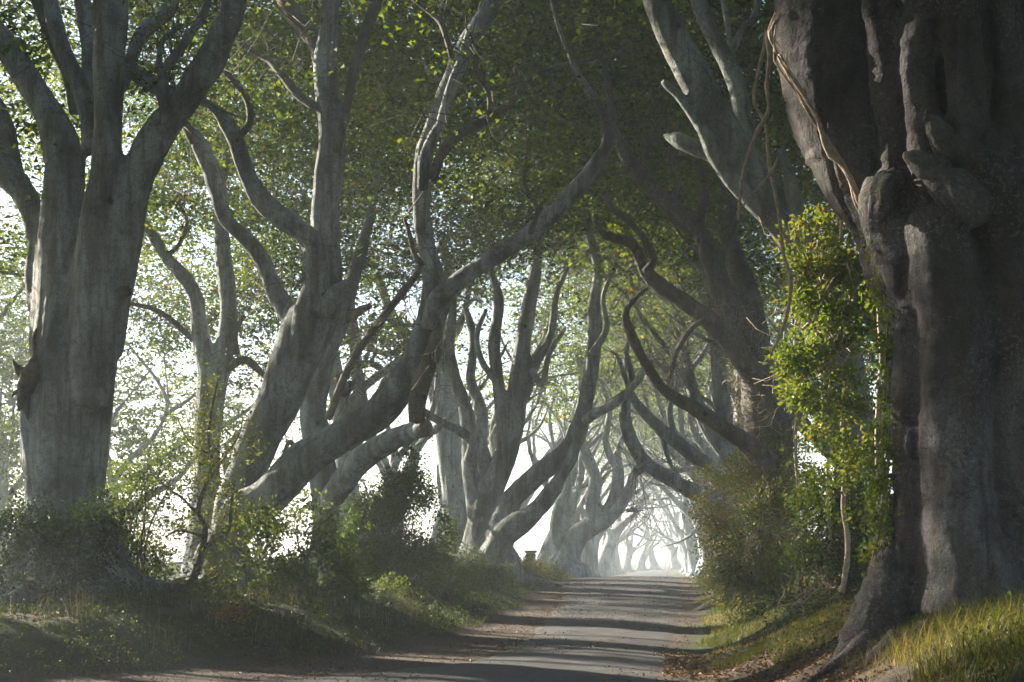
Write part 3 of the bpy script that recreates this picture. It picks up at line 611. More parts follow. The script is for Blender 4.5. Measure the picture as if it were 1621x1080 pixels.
# --- T6 : far left-row beech with sawn arm and looping stems
Y = 52.0
p = [tube(*rooted([(896, 905, 50), (898, 880, 46), (915, 848, 36), (940, 828, 32), (938, 790, 24), (942, 757, 22), (926, 715, 20), (915, 680, 18), (922, 620, 15), (915, 560, 12)], Y), 12, 5, .08, 1),
     tube(*trace([(930, 835, 28), (952, 830, 24), (978, 806, 20), (996, 775, 17), (1003, 752, 15), (1012, 749, 10)], Y, Y - 1.2), 10, 5, .08, 2),
     tube(*trace([(935, 830, 20), (955, 812, 15), (970, 785, 14), (974, 745, 13), (958, 700, 12), (965, 650, 11), (950, 600, 9)], Y, Y), 10, 5, .08, 3),
     tube(*trace([(950, 830, 12), (975, 800, 11), (985, 760, 10), (980, 710, 9), (1000, 660, 8)], Y, Y), 8, 5, .08, 4),
     tube(*trace([(890, 880, 28), (880, 840, 22), (886, 800, 20), (900, 770, 14), (893, 720, 12), (905, 670, 9)], Y, Y), 8, 5, .08, 5)]
make_tree('beech_tree', 'hazy beech past the crest whose looping stems lean out over the lane', 'tree', gpt(896, Y), p, [trace([(992, 808, 6), (1000, 809, 5), (1008, 808, 4)], Y - .8, Y - .8)], .06, M_BARK,
          crown=[canopy(np.random.default_rng(28), 3.5, 54, 400, 1, size=.17, zarch=7.8, zout=6.4, wide=5.5)], twig_ends=[P(915, 560, 52), P(950, 600, 52), P(905, 670, 52), P(1000, 660, 52)], ntw=50, rng=rngA)

# --- right side: T8 ivy-wrapped beech
Y = 27.0
T8f = [tube(*rooted([(1228, 930, 92), (1222, 850, 86), (1220, 760, 80), (1216, 690, 76), (1202, 610, 62), (1180, 545, 54), (1152, 480, 42), (1128, 420, 34), (1112, 374, 30), (1086, 350, 28), (1058, 322, 27), (1016, 280, 24), (986, 236, 20), (972, 198, 16), (965, 150, 13), (955, 90, 10)], Y), 14, 5, .12, 1),
       tube(*trace([(1190, 590, 40), (1158, 545, 34), (1120, 505, 30), (1096, 486, 27), (1050, 455, 25), (1022, 430, 22), (1010, 400, 20), (998, 383, 19), (972, 378, 16), (950, 364, 13), (940, 345, 9)], Y - .3, Y - 2), 12, 5, .1, 2),
       tube(*trace([(1215, 740, 46), (1185, 705, 36), (1152, 682, 30), (1112, 655, 26), (1076, 634, 23), (1046, 612, 20), (1018, 570, 18), (1000, 532, 16), (990, 500, 13), (1000, 478, 11), (1028, 454, 9)], Y - .6, Y - 2.2), 12, 5, .1, 3),
       tube(*trace([(1214, 640, 50), (1202, 560, 46), (1186, 480, 40), (1168, 420, 34), (1150, 360, 30), (1155, 290, 26), (1140, 220, 20), (1120, 160, 16)], Y + .5, Y + 1.4), 12, 5, .1, 4),
       tube(*trace([(1140, 450, 26), (1116, 400, 22), (1108, 350, 18), (1118, 300, 15), (1100, 250, 12), (1104, 190, 9)], Y - .2, Y), 10, 5, .1, 5)] + roots(rngA, P(1228, 900, Y)[:2], .6, 5)
T8b = [trace([(1022, 432, 14), (1035, 410, 13), (1020, 380, 12), (995, 350, 10), (975, 335, 9), (958, 308, 7)], Y - 1.6, Y - 1.6),
       trace([(1098, 372, 14), (1064, 345, 12), (1040, 312, 10), (1020, 270, 8), (1030, 220, 6)], Y, Y),
       trace([(1060, 325, 11), (1075, 280, 9), (1060, 240, 8), (1075, 190, 6)], Y, Y),
       trace([(1120, 505, 10), (1095, 520, 9), (1070, 560, 8), (1060, 600, 5)], Y - 1, Y - 1.2),
       trace([(1165, 470, 18), (1140, 430, 14), (1150, 380, 10), (1175, 330, 8)], Y, Y)]
T8 = make_tree('beech_tree', 'dark beech wrapped in dry ivy on the right, its bare arms curling over the lane', 'tree', gpt(1228, Y), T8f, T8b, .046, M_BARK_BROWN, None,
               crown=[canopy(np.random.default_rng(29), 5.0, 31.5, 540, -1, size=.125, zarch=8.0, zout=6.4, wide=5.0, thr=-.05)],
               twig_ends=[P(955, 90, 27), P(940, 345, 25), P(958, 308, 25.4), P(1104, 190, 27), P(1030, 220, 27), P(1075, 190, 27), P(1120, 160, 28), P(1175, 330, 27), P(1060, 600, 26), P(985, 235, 27)], ntw=34, rng=rngA, disp=.03, fine=.008)
# dry ivy coat on T8: many thin stems hugging the trunk
def ivy_coat(rng, spine, rad, n, L=.55, r=.008, jit=1.08):
    parts = []; sp = catmull(np.column_stack([spine, rad]), 8)
    for k in range(n):
        i = rng.integers(0, len(sp) - 1); c = sp[i]; a = rng.uniform(0, 6.28); d = np.array([math.cos(a), math.sin(a), 0])
        p0 = c[:3] + d * c[3] * rng.uniform(.98, jit); pts = [p0]; dr = unit((rng.normal(0, .6, 3) + np.array([0, 0, .4]) + d * .35)[None])[0]
        for s in range(3):
            dr = unit((dr + rng.normal(0, .5, 3))[None])[0]; pts.append(pts[-1] + dr * L * rng.uniform(.2, .45))
        parts.append(tube(pts, [r, r * .9, r * .7, r * .4], 3, 2, 0))
    return join(parts)
sp, sr = rooted([(1228, 930, 92), (1222, 850, 86), (1220, 760, 84), (1212, 690, 80), (1196, 610, 66), (1172, 545, 56), (1140, 480, 40)], Y)
link('ivy_stem', mk_mesh('ivy_stem', *ivy_coat(np.random.default_rng(3), sp, sr, 1100, L=.35, jit=1.15)), M_VINE, T8, 'stuff')
q = catmull(np.column_stack([sp, sr]), 8); rr_ = np.random.default_rng(4); idx = rr_.integers(0, len(q), 420)
cc = q[idx, :3] + unit(rr_.normal(0, 1, (420, 3)) * np.array([1, 1, .2])) * q[idx, 3][:, None] * 1.25
leaf_obj('ivy_leaf', [sprays(cc, rr_, 7, .16, .05, 1.0, up=.2)], M_LEAF_DK, T8)

# --- arching bare limbs further on the right (two beeches behind the hedge)
Y = 36.0
p = [tube(*rooted([(1180, 900, 66), (1175, 850, 56), (1150, 810, 44), (1118, 788, 32), (1088, 774, 27), (1060, 758, 26), (1028, 739, 25), (1008, 714, 23), (992, 676, 20), (990, 640, 17), (1000, 600, 13), (992, 560, 10), (1002, 520, 7)], Y, Y - 2), 12, 5, .08, 1),
     tube(*trace([(1170, 840, 40), (1150, 780, 32), (1118, 738, 28), (1085, 712, 25), (1054, 686, 22), (1024, 658, 18), (1002, 632, 14), (990, 600, 10), (975, 560, 8)], Y - .2, Y - 1), 12, 5, .08, 2),
     tube(*trace([(1174, 850, 36), (1160, 760, 32), (1150, 700, 30), (1144, 640, 30), (1138, 580, 26), (1134, 520, 22), (1128, 470, 18), (1132, 400, 12)], Y, Y + .5), 12, 5, .08, 3),
     tube(*trace([(1150, 720, 24), (1120, 670, 20), (1096, 610, 17), (1088, 570, 13), (1070, 520, 9)], Y, Y), 10, 5, .08, 4)]
make_tree('beech_tree', 'beech behind the right hedge whose bare arm dips low across the bright lane end', 'tree', gpt(1180, Y), p,
          [trace([(1024, 738, 16), (1010, 746, 12), (1002, 744, 9)], Y - 1.2, Y - 1.2), trace([(1070, 700, 12), (1060, 650, 10), (1072, 600, 8), (1062, 550, 5)], Y - .6, Y - .6),
           trace([(1045, 675, 10), (1056, 720, 8), (1072, 760, 6)], Y - .5, Y - .5), trace([(1100, 620, 10), (1085, 640, 8), (1060, 610, 6)], Y, Y)], .042, M_BARK,
          crown=[canopy(np.random.default_rng(30), 7, 37, 480, -1, size=.135, zarch=7.8, zout=6.0, wide=5)], twig_ends=[P(1002, 520, 34), P(975, 560, 35), P(1132, 400, 36), P(1070, 520, 36), P(1062, 550, 35)], ntw=80, rng=rngA)

# --- T9 : lichened limb tree crossing the top right
Y = 19.0
T9f = [tube(*rooted([(1362, 940, 80), (1360, 860, 74), (1356, 760, 70), (1350, 680, 70), (1338, 600, 68), (1322, 530, 66), (1300, 465, 64), (1275, 405, 62), (1238, 345, 60), (1192, 285, 58), (1160, 235, 58), (1128, 175, 56), (1098, 118, 54), (1070, 68, 50), (1046, 20, 46), (1028, -30, 42)], Y), 16, 6, .08, 1),
       tube(*trace([(1262, 400, 36), (1232, 358, 34), (1194, 322, 30), (1158, 285, 28), (1136, 256, 26), (1112, 205, 22), (1086, 165, 20), (1062, 140, 16), (1046, 128, 10)], Y - .3, Y - .1), 12, 6, .08, 2),
       tube(*trace([(1215, 300, 30), (1192, 245, 28), (1178, 195, 28), (1168, 140, 30), (1152, 100, 30), (1134, 68, 29), (1112, 20, 27), (1100, -30, 26)], Y + .5, Y + .9), 12, 6, .08, 3),
       tube(*trace([(1150, 268, 24), (1118, 242, 28), (1086, 228, 25), (1064, 219, 20), (1050, 214, 9)], Y - .1, Y + .4), 12, 6, .1, 4),
       tube(*trace([(1296, 450, 40), (1276, 390, 34), (1262, 330, 28), (1248, 275, 22), (1236, 235, 14)], Y - .4, Y - .5), 12, 6, .15, 5)] + roots(rngA, P(1362, 900, Y)[:2], .42, 5)
T9 = make_tree('beech_tree', 'beech with a thick lichened limb slanting up to the top, its foot behind leafy ivy', 'tree', gpt(1362, Y), T9f,
               [trace([(1152, 100, 14), (1175, 45, 11), (1192, 30, 10), (1200, 0, 9)], Y + .8, Y + 1), trace([(1168, 150, 12), (1150, 30, 9), (1140, -20, 8)], Y + 1.2, Y + 1.4)], .038, M_BARK_LICHEN,
               crown=[canopy(np.random.default_rng(31), 5.5, 21.5, 240, -1, size=.12, zarch=9.8, zout=9.8, wide=4.2)], twig_ends=[P(1028, -60, 19)], ntw=6, rng=rngA, disp=.02, fine=.006)

# --- T7 : giant foreground trunk
Y = 13.0
T7 = thing('beech_tree', gpt(1500, Y), 'huge dark fluted beech trunk filling the right edge of the picture', 'tree')
def tr7(pts, dy=0, n=18, lump=.07, s=0, grow=1.0): return tube(*trace(pts, Y + dy, k=grow), n, 7, lump, s)
T7f = [tr7([(1520, 1010, 300), (1520, 930, 250), (1525, 820, 215), (1530, 700, 205), (1528, 560, 200), (1524, 430, 210), (1520, 300, 210), (1520, 160, 200), (1530, 0, 200), (1535, -150, 190)], .35, 26, .06, 1),
       # left strand down to its root
       tr7([(1372, 1030, 90), (1396, 960, 84), (1424, 890, 76), (1446, 820, 66), (1452, 740, 74), (1450, 640, 84), (1446, 540, 84), (1440, 460, 92), (1422, 390, 100), (1405, 330, 96), (1400, 280, 70)], -.25, 16, .08, 2),
       tr7([(1330, 1060, 40), (1362, 1000, 56), (1394, 930, 60), (1420, 860, 56), (1432, 790, 50)], -.05, 12, .1, 21),
       # middle leg with the broad wrinkled foot
       tr7([(1548, 960, 190), (1540, 900, 160), (1524, 840, 128), (1516, 760, 112), (1514, 660, 108), (1512, 560, 104), (1504, 470, 110), (1490, 400, 110), (1470, 340, 90)], -.62, 20, .06, 3),
       # right strands
       tr7([(1650, 960, 150), (1640, 860, 120), (1628, 740, 110), (1612, 620, 104), (1606, 520, 110), (1604, 420, 120), (1600, 340, 130), (1580, 280, 110), (1545, 230, 80), (1495, 205, 50)], -.6, 18, .08, 4),
       tr7([(1600, 330, 80), (1590, 250, 70), (1598, 190, 64), (1604, 130, 62), (1598, 60, 50), (1590, -20, 50)], -.66, 14, .1, 5),
       # big left limb
       tube(*trace([(1450, 520, 110), (1430, 430, 120), (1404, 340, 130), (1376, 270, 150), (1345, 205, 160), (1318, 140, 158), (1302, 70, 150), (1296, 0, 140), (1285, -80, 130)], Y, Y + .6), 20, 6, .05, 6),
       tr7([(1424, 330, 60), (1418, 250, 56), (1412, 170, 54), (1404, 100, 56), (1398, 30, 60), (1392, -40, 60)], -.3, 14, .08, 7),
       tr7([(1470, 330, 60), (1466, 240, 66), (1452, 160, 60), (1450, 90, 64), (1470, 20, 70), (1480, -60, 70)], -.5, 14, .08, 8),
       tr7([(1540, 220, 60), (1530, 150, 56), (1520, 70, 60), (1526, 0, 66), (1540, -60, 70)], -.75, 14, .08, 9),
       # burl, stub and ridge
       tr7([(1384, 350, 30), (1392, 322, 46), (1400, 300, 54), (1412, 284, 50), (1424, 268, 26)], -.6, 14, .5, 10),
       tr7([(1430, 246, 12), (1448, 254, 24), (1480, 272, 40), (1515, 300, 60), (1560, 340, 60)], -.95, 12, .15, 11),
       tr7([(1468, 184, 8), (1484, 205, 26), (1520, 240, 50), (1560, 270, 60), (1600, 300, 60)], -.85, 12, .15, 12),
       tr7([(1440, 680, 20), (1438, 700, 26), (1440, 722, 18)], -.5, 10, .4, 15)]
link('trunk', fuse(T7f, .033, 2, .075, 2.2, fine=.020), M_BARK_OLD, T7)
for i_, (pts, dy) in enumerate([([(1382, 1010, 34), (1340, 1030, 24), (1300, 1046, 16), (1262, 1062, 9)], -.6), ([(1420, 960, 34), (1400, 1000, 30), (1382, 1040, 20), (1375, 1080, 12)], -1.5), ([(1470, 930, 30), (1450, 985, 24), (1440, 1030, 14)], -1.6)]):
    pp, rr = trace(pts, Y + dy)
    pp[:, 2] = np.minimum(pp[:, 2], gz(pp[:, 0], pp[:, 1]) + np.linspace(.12, -.01, len(pp)))
    link('root', mk_mesh('root', *tube(pp, rr, 10, 6, .2, i_)), M_BARK_OLD, T7)
# ivy vine lying along the underside of the big limb
vp, vr = trace([(1236, 20, 14), (1222, 50, 12), (1232, 80, 12), (1240, 100, 16), (1262, 140, 16), (1290, 190, 20), (1318, 235, 22), (1340, 275, 16), (1362, 320, 12), (1388, 352, 9), (1404, 440, 7), (1410, 560, 8), (1408, 700, 10), (1400, 800, 12), (1388, 890, 12)], Y - .1, Y - .2)
T7v = link('ivy_stem', mk_mesh('ivy_stem', *join([*[tube(vp + RNG.normal(0, .028, vp.shape), vr * (.34 - .05 * k_), 7, 6, .4, k_) for k_ in range(5)]])), M_VINE, T7)
q = catmull(vp[9:], 30); q = q + RNG.normal(0, .05, q.shape)
leaf_obj('ivy_leaf', [sprays(np.repeat(q, 3, 0) + RNG.normal(0, .05, (len(q) * 3, 3)), RNG, 6, .10, .055, 1.0, up=.1, bright=.15)], M_LEAF_BR, T7)
leaf_obj('crown', [canopy(np.random.default_rng(32), 4.6, 13.2, 240, -1, size=.14, zarch=8.8, zout=8.4, wide=4.5, deep=3.5)], M_LEAF, T7)

# --- hanging dry vines
def vine(label, pts, Y0, Y1=None, mat=None, r=1.0, wob=.0):
    pp, rr = trace(pts, Y0, Y1); o = link('hanging_vine', mk_mesh('hanging_vine', *tube(pp + RNG.normal(0, .012, pp.shape), rr * r, 7, 8, .25, 1)), mat or M_VINE)
    return tag(o, label, 'vine')
vine('longest dry vine looping down from the top to the ivy beside the giant trunk', [(1262, 0, 6), (1240, 30, 6), (1218, 50, 7), (1216, 90, 7), (1214, 130, 6), (1212, 175, 6), (1202, 210, 6), (1186, 240, 6), (1176, 275, 5), (1172, 325, 5), (1168, 350, 4)], 15, 15)
vine('thin dry vine knotted beside the longest one, ending in a short fork', [(1214, 50, 5), (1206, 85, 5), (1200, 125, 5), (1198, 160, 5), (1206, 190, 5), (1212, 215, 5), (1216, 260, 6), (1226, 300, 6), (1232, 350, 6), (1238, 400, 6), (1250, 445, 6), (1246, 490, 6), (1236, 530, 5), (1222, 556, 4)], 15.2, 15.6)
vine('short dry vine slanting up against the lichened limb', [(1232, 245, 4), (1222, 270, 5), (1200, 300, 4), (1182, 318, 3), (1174, 340, 3)], 15.3, 15.3)
vine('pale dry vine dropping behind the giant limb to the bright ivy', [(1320, 262, 6), (1324, 300, 6), (1328, 338, 6), (1332, 380, 5)], 15.5, 15.5)
r_ = np.random.default_rng(77); IVY_STEMS = []
for px, wd, top, Yv, lab in ((1264, 6, 470, 18.6, 'thin bare stem rising leftmost through the right hedge'), (1312, 7, 610, 18.2, 'thin pale stem under the bright leaf cluster, beside the dark trunk'), (1337, 9, 590, 17.7, 'thickest pale stem under the bright leaf cluster'), (1392, 9, 330, 16.2, 'long ivy stem climbing close along the giant trunk')):
    ys = np.linspace(940, top, 9); pts = [(px + r_.normal(0, 3.0), y_, wd * (1 - .4 * k / 8) * r_.uniform(.8, 1.2)) for k, y_ in enumerate(ys)]
    vine(lab, pts, Yv, Yv - .1, wob=.1); IVY_STEMS.append((trace(pts, Yv, Yv - .1)[0]))
# --- bright ivy foliage hung on T9
rb = np.random.default_rng(41)
bl = [((1300, 390), (.42, .4, .36), 90), ((1350, 400), (.42, .4, .40), 90), ((1330, 480), (.55, .45, .50), 150), ((1370, 530), (.35, .4, .5), 80), ((1285, 520), (.32, .35, .40), 60),
      ((1300, 600), (.5, .4, .38), 110), ((1365, 620), (.32, .35, .3), 60), ((1262, 605), (.16, .2, .2), 14), ((1390, 700), (.16, .2, .14), 16), ((1275, 440), (.18, .2, .2), 16), ((1250, 560), (.2, .2, .24), 22), ((1310, 700), (.3, .3, .3), 40), ((1365, 760), (.25, .3, .4), 40), ((1285, 780), (.25, .3, .35), 34)]
iv = thing('ivy_clump', P(1330, 640, 17.2), 'bright yellow-green hanging leaf cluster in the sun left of the giant trunk', 'foliage')
def ragged(b): return b[fbm(b * np.array([1, 1, 1.5]), 1.9, 2) > -.06]
packs = [sprays(ragged(blob(rb, P(*c, 17.2), np.array(r) * 1.12, int(n * 2.2))), rb, 9, .14, .075, .7, up=.5, bright=.12) for c, r, n in bl]
for st, cnt in zip(IVY_STEMS, (70, 110, 120, 110)):
    q_ = catmull(st, 20); q_ = q_[rb.integers(0, len(q_), cnt)]; q_ = q_[fbm(q_ * 1.3, 1.2, 2) > -.1]
    packs.append(sprays(q_ + rb.normal(0, .13, q_.shape), rb, 7, .12, .06, .9, up=.4, bright=.05))
leaf_obj('leaf', packs, M_LEAF_BR, iv)
v, f = twigs_from(rb, [P(x, y, 17.3) for x in range(1270, 1400, 22) for y in range(400, 640, 40)], 60, L=.9, r=.009)
link('twig', mk_mesh('twig', v, f), M_VINE, iv, 'stuff')

# --- procedural beeches, left and right rows
def lx(Y, off): return float(xl(Y)) - off
def rx(Y, off): return float(xr(Y)) + off
far_l = 'one of the hazy beeches far down the left row, fading into the mist'
far_r = 'one of the hazy beeches far down the right row, fading into mist'
specs = [  # seed, x, y, side, r, label, group
    (201, lx(47, 2.9), 47, 1, .40, 'misty beech in the left row just beyond the broad pale trunk', None),
    (202, lx(59, 1.3), 59, 1, .40, far_l, 'far left row'), (203, lx(66, 1.1), 66, 1, .42, far_l, 'far left row'), (204, lx(74, 1.2), 74, 1, .38, far_l, 'far left row'),
    (205, lx(83, 1.0), 83, 1, .40, far_l, 'far left row'), (206, lx(93, 1.2), 93, 1, .38, far_l, 'far left row'), (207, lx(104, 1.0), 104, 1, .4, far_l, 'far left row'), (208, lx(117, 1.2), 117, 1, .4, far_l, 'far left row'),
    (211, rx(31, 4.0), 31.5, -1, .42, 'shadowed beech standing behind the ivy-wrapped one', None),
    (212, rx(44, 2.6), 44, -1, .42, 'grey beech behind the right hedge, second beyond the ivy-wrapped one', None),
    (213, rx(50, 1.9), 51, -1, .40, far_r, 'far right row'), (214, rx(58, 1.6), 58, -1, .42, far_r, 'far right row'), (215, rx(66, 1.3), 66, -1, .4, far_r, 'far right row'),
    (216, rx(76, 1.3), 76, -1, .4, far_r, 'far right row'), (217, rx(88, 1.2), 88, -1, .4, far_r, 'far right row'), (218, rx(101, 1.2), 101, -1, .4, far_r, 'far right row'), (219, rx(116, 1.2), 116, -1, .4, far_r, 'far right row'),
    (221, 10.6, 131, 1, .4, far_l, 'far left row'), (222, 12.6, 139, 1, .4, far_l, 'far left row'), (223, 14.6, 146, -1, .4, far_r, 'far right row'), (224, 17.3, 150, -1, .4, far_r, 'far right row'), (225, 16.9, 134, -1, .4, far_r, 'far right row'),
    (228, float(xl(50)) - 5.2, 50, 1, .34, 'hazy beech in the second row behind the misty left-row beech', None), (229, float(xl(64)) - 4.6, 63, 1, .34, far_l, 'far left row'), (230, float(xr(38)) + 2.2, 39, -1, .36, 'grey beech just behind the hedge end on the right', None),
    (226, float(xl(53)) - 1.6, 54, 1, .34, 'hazy beech squeezed between the crest tree and the looping one', None), (227, float(xl(41)) - 5.2, 41, 1, .36, 'hazy beech seen through the gap left of the broad pale trunk', None),
    (231, 8.2, 20.5, -1, .45, 'dark beech trunk half hidden behind the bright leaf cluster', None),
    (232, 9.5, 27, -1, .4, 'dark beech deep in shade behind the lichened limb', None),
    (241, -12.6, 43, 1, .36, 'hazy beech standing back from the lane, left of the slim forked one', None),
    (242, -14.0, 25.0, 1, .42, 'beech at the far left edge beyond the largest trunk', None),
    (243, -15.0, 31.5, 1, .40, 'farther beech at the left edge, in the sunlit mist behind the largest trunk', None),
]
for (sd, x, y, side, r, lab, grp) in specs:
    far = y > 48
    beech(sd, x, y, side, r, 9.5 if not far else 9, lab, grp, voxel=.075 if y < 40 else .10 if y < 70 else .13, ncan=480 if y < 48 else (55 if side > 0 else 220), size=.135 if y < 48 else .19,
          per=14 if y < 48 else 11, nb=8 if y < 70 else 4, ntw=70 if y < 48 else 40, zarch=9.6 if y < 26 and side < 0 else 8.0 if side > 0 else 7.6, zout=4.6 if x < -12 else 5.6 if y > 28 else 9.0)
# the rows go on past the camera on both sides (they shade the foreground); those standing back are added for shade
for (sd, x, y, side, lab) in ((251, -10.2, 12.5, 1, 'beech of the left row just outside the picture, shading the near bank'), (252, -9.2, 6.5, 1, 'beech of the left row level with the camera verge'), (253, -8.6, 0.5, 1, 'beech of the left row beside the camera'),
                              (254, -9.0, -6.0, 1, 'beech of the left row behind the camera'), (255, 6.0, 3.5, -1, 'beech of the right row beside the camera'), (256, 6.4, -4, -1, 'beech of the right row behind the camera'), (257, 12.5, 12, -1, 'beech standing back to the right, added to darken the giant trunk'), (259, -13.2, 17.0, 1, 'beech standing back on the left outside the picture, added to shade the near haze'), (258, 13.5, 22, -1, 'beech standing back in the right-hand field, added to darken the side behind the giant trunk')):
    beech(sd, x, y, side, .5, 9.5, lab, None, voxel=.2, ncan=330, size=.40, per=8, thr=-.12, nb=5, ntw=0, zarch=7.6, zout=4.8, wide=5.6, xlim=(-8.7 if y > 15 else -7.4) if x < 0 and 10 < y < 20 else None)
# field-side trees behind the left row
for i_, (x, y, lab) in enumerate(((-18, 50, 'misty field tree with drooping crown behind the slim forked beech'), (-22, 52, 'faint field tree in bright mist at the left edge'), (-30, 72, 'faintest tree out in the bright field'), (-12.5, 60, 'misty field tree seen between the largest trunk and the slim forked one'))):
    beech(300 + i_, x, y, 1, .36, 8, lab, None, voxel=.12, ncan=420, size=.19, per=13, zout=2.6, zarch=3.6, nb=5, ntw=60, thr=-.05, name='field_tree', wide=5.5)

# ================================================================== SHRUBS AND HEDGE
def shrub(name, label, cat, base_px, Yb, blobs, mat, seed, size=.06, per=10, rad=.2, nst=9, tilt=.8, bright=0, group=None, stem_r=.013, twn=40, stemmat=None, up=.7):
    rng = np.random.default_rng(seed); bx, by, bz = gpt(base_px, Yb); t = thing(name, (bx, by, bz), label, cat, group)
    packs, cs = [], []
    for (px, py, dy, r, n) in blobs:
        c = P(px, py, Yb + dy); cs.append((c, np.array(r))); b = blob(rng, c, r, int(n * 3.0), .2)
        b = b[fbm(b + seed, 1.7, 2) > -.13]; b = b[b[:, 2] > gz(b[:, 0], b[:, 1]) - .02]
        packs.append(sprays(b, rng, per, rad, size, tilt, up=up, bright=bright))
    leaf_obj('foliage', packs, mat, t)
    tips = []
    for k in range(nst):
        c, r = cs[k % len(cs)]; e = c + rng.normal(0, .45, 3) * r; s = np.array([bx + rng.normal(0, .18), by + rng.normal(0, .12), bz - .08])
        m = s * .5 + e * .5 + rng.normal(0, .12, 3); m2 = s * .2 + e * .8 + rng.normal(0, .08, 3)
        link('stem', mk_mesh('stem', *tube([s, m, m2, e], [stem_r * 1.6, stem_r * 1.2, stem_r * .8, stem_r * .3], 6, 4, .1, k)), stemmat or M_TWIG, t); tips += [m, m2, e]
    if twn:
        link('twig', mk_mesh('twig', *twigs_from(rng, tips, twn, L=.7, r=.006)), stemmat or M_TWIG, t, 'stuff')
    return t
shrub('bramble', 'dark bramble mound in front of the largest left trunk', 'shrub', 95, 20.2, [(20, 880, 0, (.75, .6, .62), 150), (110, 875, -.2, (.75, .6, .72), 190), (60, 830, .3, (.6, .4, .4), 70), (150, 830, 0, (.45, .4, .45), 60), (95, 940, -.4, (1.2, .5, .4), 130)], M_LEAF_BL, 51, .062)
shrub('hawthorn_bush', 'twiggy bush between the largest trunk and the sapling, yellow on top', 'shrub', 215, 23.4, [(205, 900, 0, (.68, .5, .6), 180), (235, 830, .2, (.6, .5, .65), 120), (200, 770, .3, (.45, .4, .55), 46), (250, 740, .3, (.45, .3, .55), 46), (178, 870, -.2, (.34, .4, .55), 60)], M_LEAF_BR, 52, .06, twn=110, nst=14, bright=.05)
shrub('bramble', 'low dark undergrowth at the foot of the sapling', 'shrub', 270, 19.4, [(240, 965, 0, (.8, .4, .26), 110), (160, 975, -.2, (.9, .4, .24), 100), (60, 985, -.4, (.8, .4, .2), 60), (350, 985, .2, (.5, .4, .2), 50)], M_LEAF_DK, 53, .05, nst=5, twn=24)
# sapling
sa = thing('sapling', gpt(278, 23.0), 'crooked sapling with sparse sunlit yellow-green leaves before the leaning beech', 'sapling')
Y = 23.0
pS, rS = trace([(280, 972, 15), (296, 935, 13), (314, 895, 12), (322, 860, 11), (325, 835, 9), (314, 808, 8), (326, 765, 7), (336, 735, 6), (330, 690, 5), (337, 640, 4), (345, 600, 3)], Y)
pS[0][2] = float(gz(pS[0][0], Y)) - .1
link('trunk', mk_mesh('trunk', *tube(pS, rS, 8, 6, .15, 1)), M_TWIG, sa)
sb = [[(322, 868, 8), (345, 852, 8), (362, 838, 7), (366, 800, 5), (372, 760, 3)], [(300, 930, 8), (330, 922, 6), (352, 905, 4)], [(318, 820, 5), (290, 790, 4), (262, 770, 3), (240, 740, 2)], [(330, 760, 4), (355, 725, 3), (378, 690, 2), (385, 660, 2)], [(334, 720, 4), (300, 700, 3), (280, 660, 2)], [(326, 850, 5), (285, 840, 4), (262, 850, 3)]]
ce = []
for k, b in enumerate(sb):
    pp, rr = trace(b, Y, Y - .1 + .2 * (k % 3)); link('branch', mk_mesh('branch', *tube(pp, rr, 7, 5, .1, k)), M_TWIG, sa); ce += list(catmull(pp, 7))
ce += list(catmull(pS[5:], 8)); ce = np.array(ce); rs_ = np.random.default_rng(55)
ce = np.repeat(ce, 4, 0) + rs_.normal(0, .2, (len(ce) * 4, 3))
leaf_obj('foliage', [sprays(ce, rs_, 8, .16, .058, .8, bright=.22), sprays(blob(rs_, P(330, 900, 23.3), (.55, .3, .45), 60), rs_, 8, .16, .055, bright=.1)], M_LEAF_BR, sa)
link('twig', mk_mesh('twig', *twigs_from(rs_, ce, 90, L=.5, r=.005)), M_TWIG, sa, 'stuff')

shrub('elder_bush', 'leafy green bush right of the leaning trunk, its top leaves sunlit', 'shrub', 450, 23, [(440, 900, 0, (.55, .5, .55), 120), (500, 880, 0, (.5, .5, .7), 120), (420, 840, .2, (.35, .4, .4), 50), (505, 815, .1, (.38, .35, .35), 50), (480, 950, -.2, (.9, .4, .35), 110), (540, 930, 0, (.4, .4, .45), 70)], M_LEAF_BR, 56, .085, rad=.22, bright=.0, twn=60)
shrub('holly_bush', 'bushy conical green bush standing alone before the low limbs', 'shrub', 630, 27, [(628, 905, 0, (.9, .7, .55), 260), (625, 845, 0, (.85, .65, .6), 300), (632, 785, 0, (.68, .55, .5), 240), (640, 738, 0, (.42, .35, .36), 110), (575, 850, .1, (.4, .4, .8), 120), (690, 860, 0, (.4, .4, .7), 120)], M_LEAF_BR, 57, .065, rad=.2, twn=90, tilt=.6, nst=12, bright=-.22)
shrub('low_bush', 'low pale bush at the foot of the conical one, on the lane side', 'shrub', 700, 26, [(585, 940, -.3, (.5, .4, .35), 70), (650, 945, -.3, (.6, .4, .32), 90), (715, 925, 0, (.45, .4, .4), 80)], M_LEAF_BR, 58, .05, nst=8, twn=50)
shrub('low_bush', 'small scrubby bush against the foot of the many-armed beech', 'shrub', 770, 31, [(750, 905, 0, (.5, .4, .42), 90), (790, 915, 0, (.35, .4, .35), 60), (720, 880, .6, (.4, .4, .35), 50)], M_LEAF_DK, 59, .055, nst=8, twn=50, bright=.1)
shrub('low_bush', 'dry reddish bush on the bank right of the many-armed beech', 'shrub', 835, 37.5, [(815, 905, 0, (.4, .4, .32), 50), (840, 900, 1, (.5, .5, .30), 60), (870, 908, 2, (.4, .5, .26), 50)], M_LEAF_DK, 60, .06, nst=6, twn=60, bright=.3)
bk = thing('bracken', gpt(372, 19), 'small tuft of orange bracken at the foot of the leaning beech', 'plant')
leaf_obj('frond', [sprays(blob(rs_, P(370, 972, 19), (.32, .25, .12), 40), rs_, 9, .13, .035, .9)], M_BRACKEN, bk)

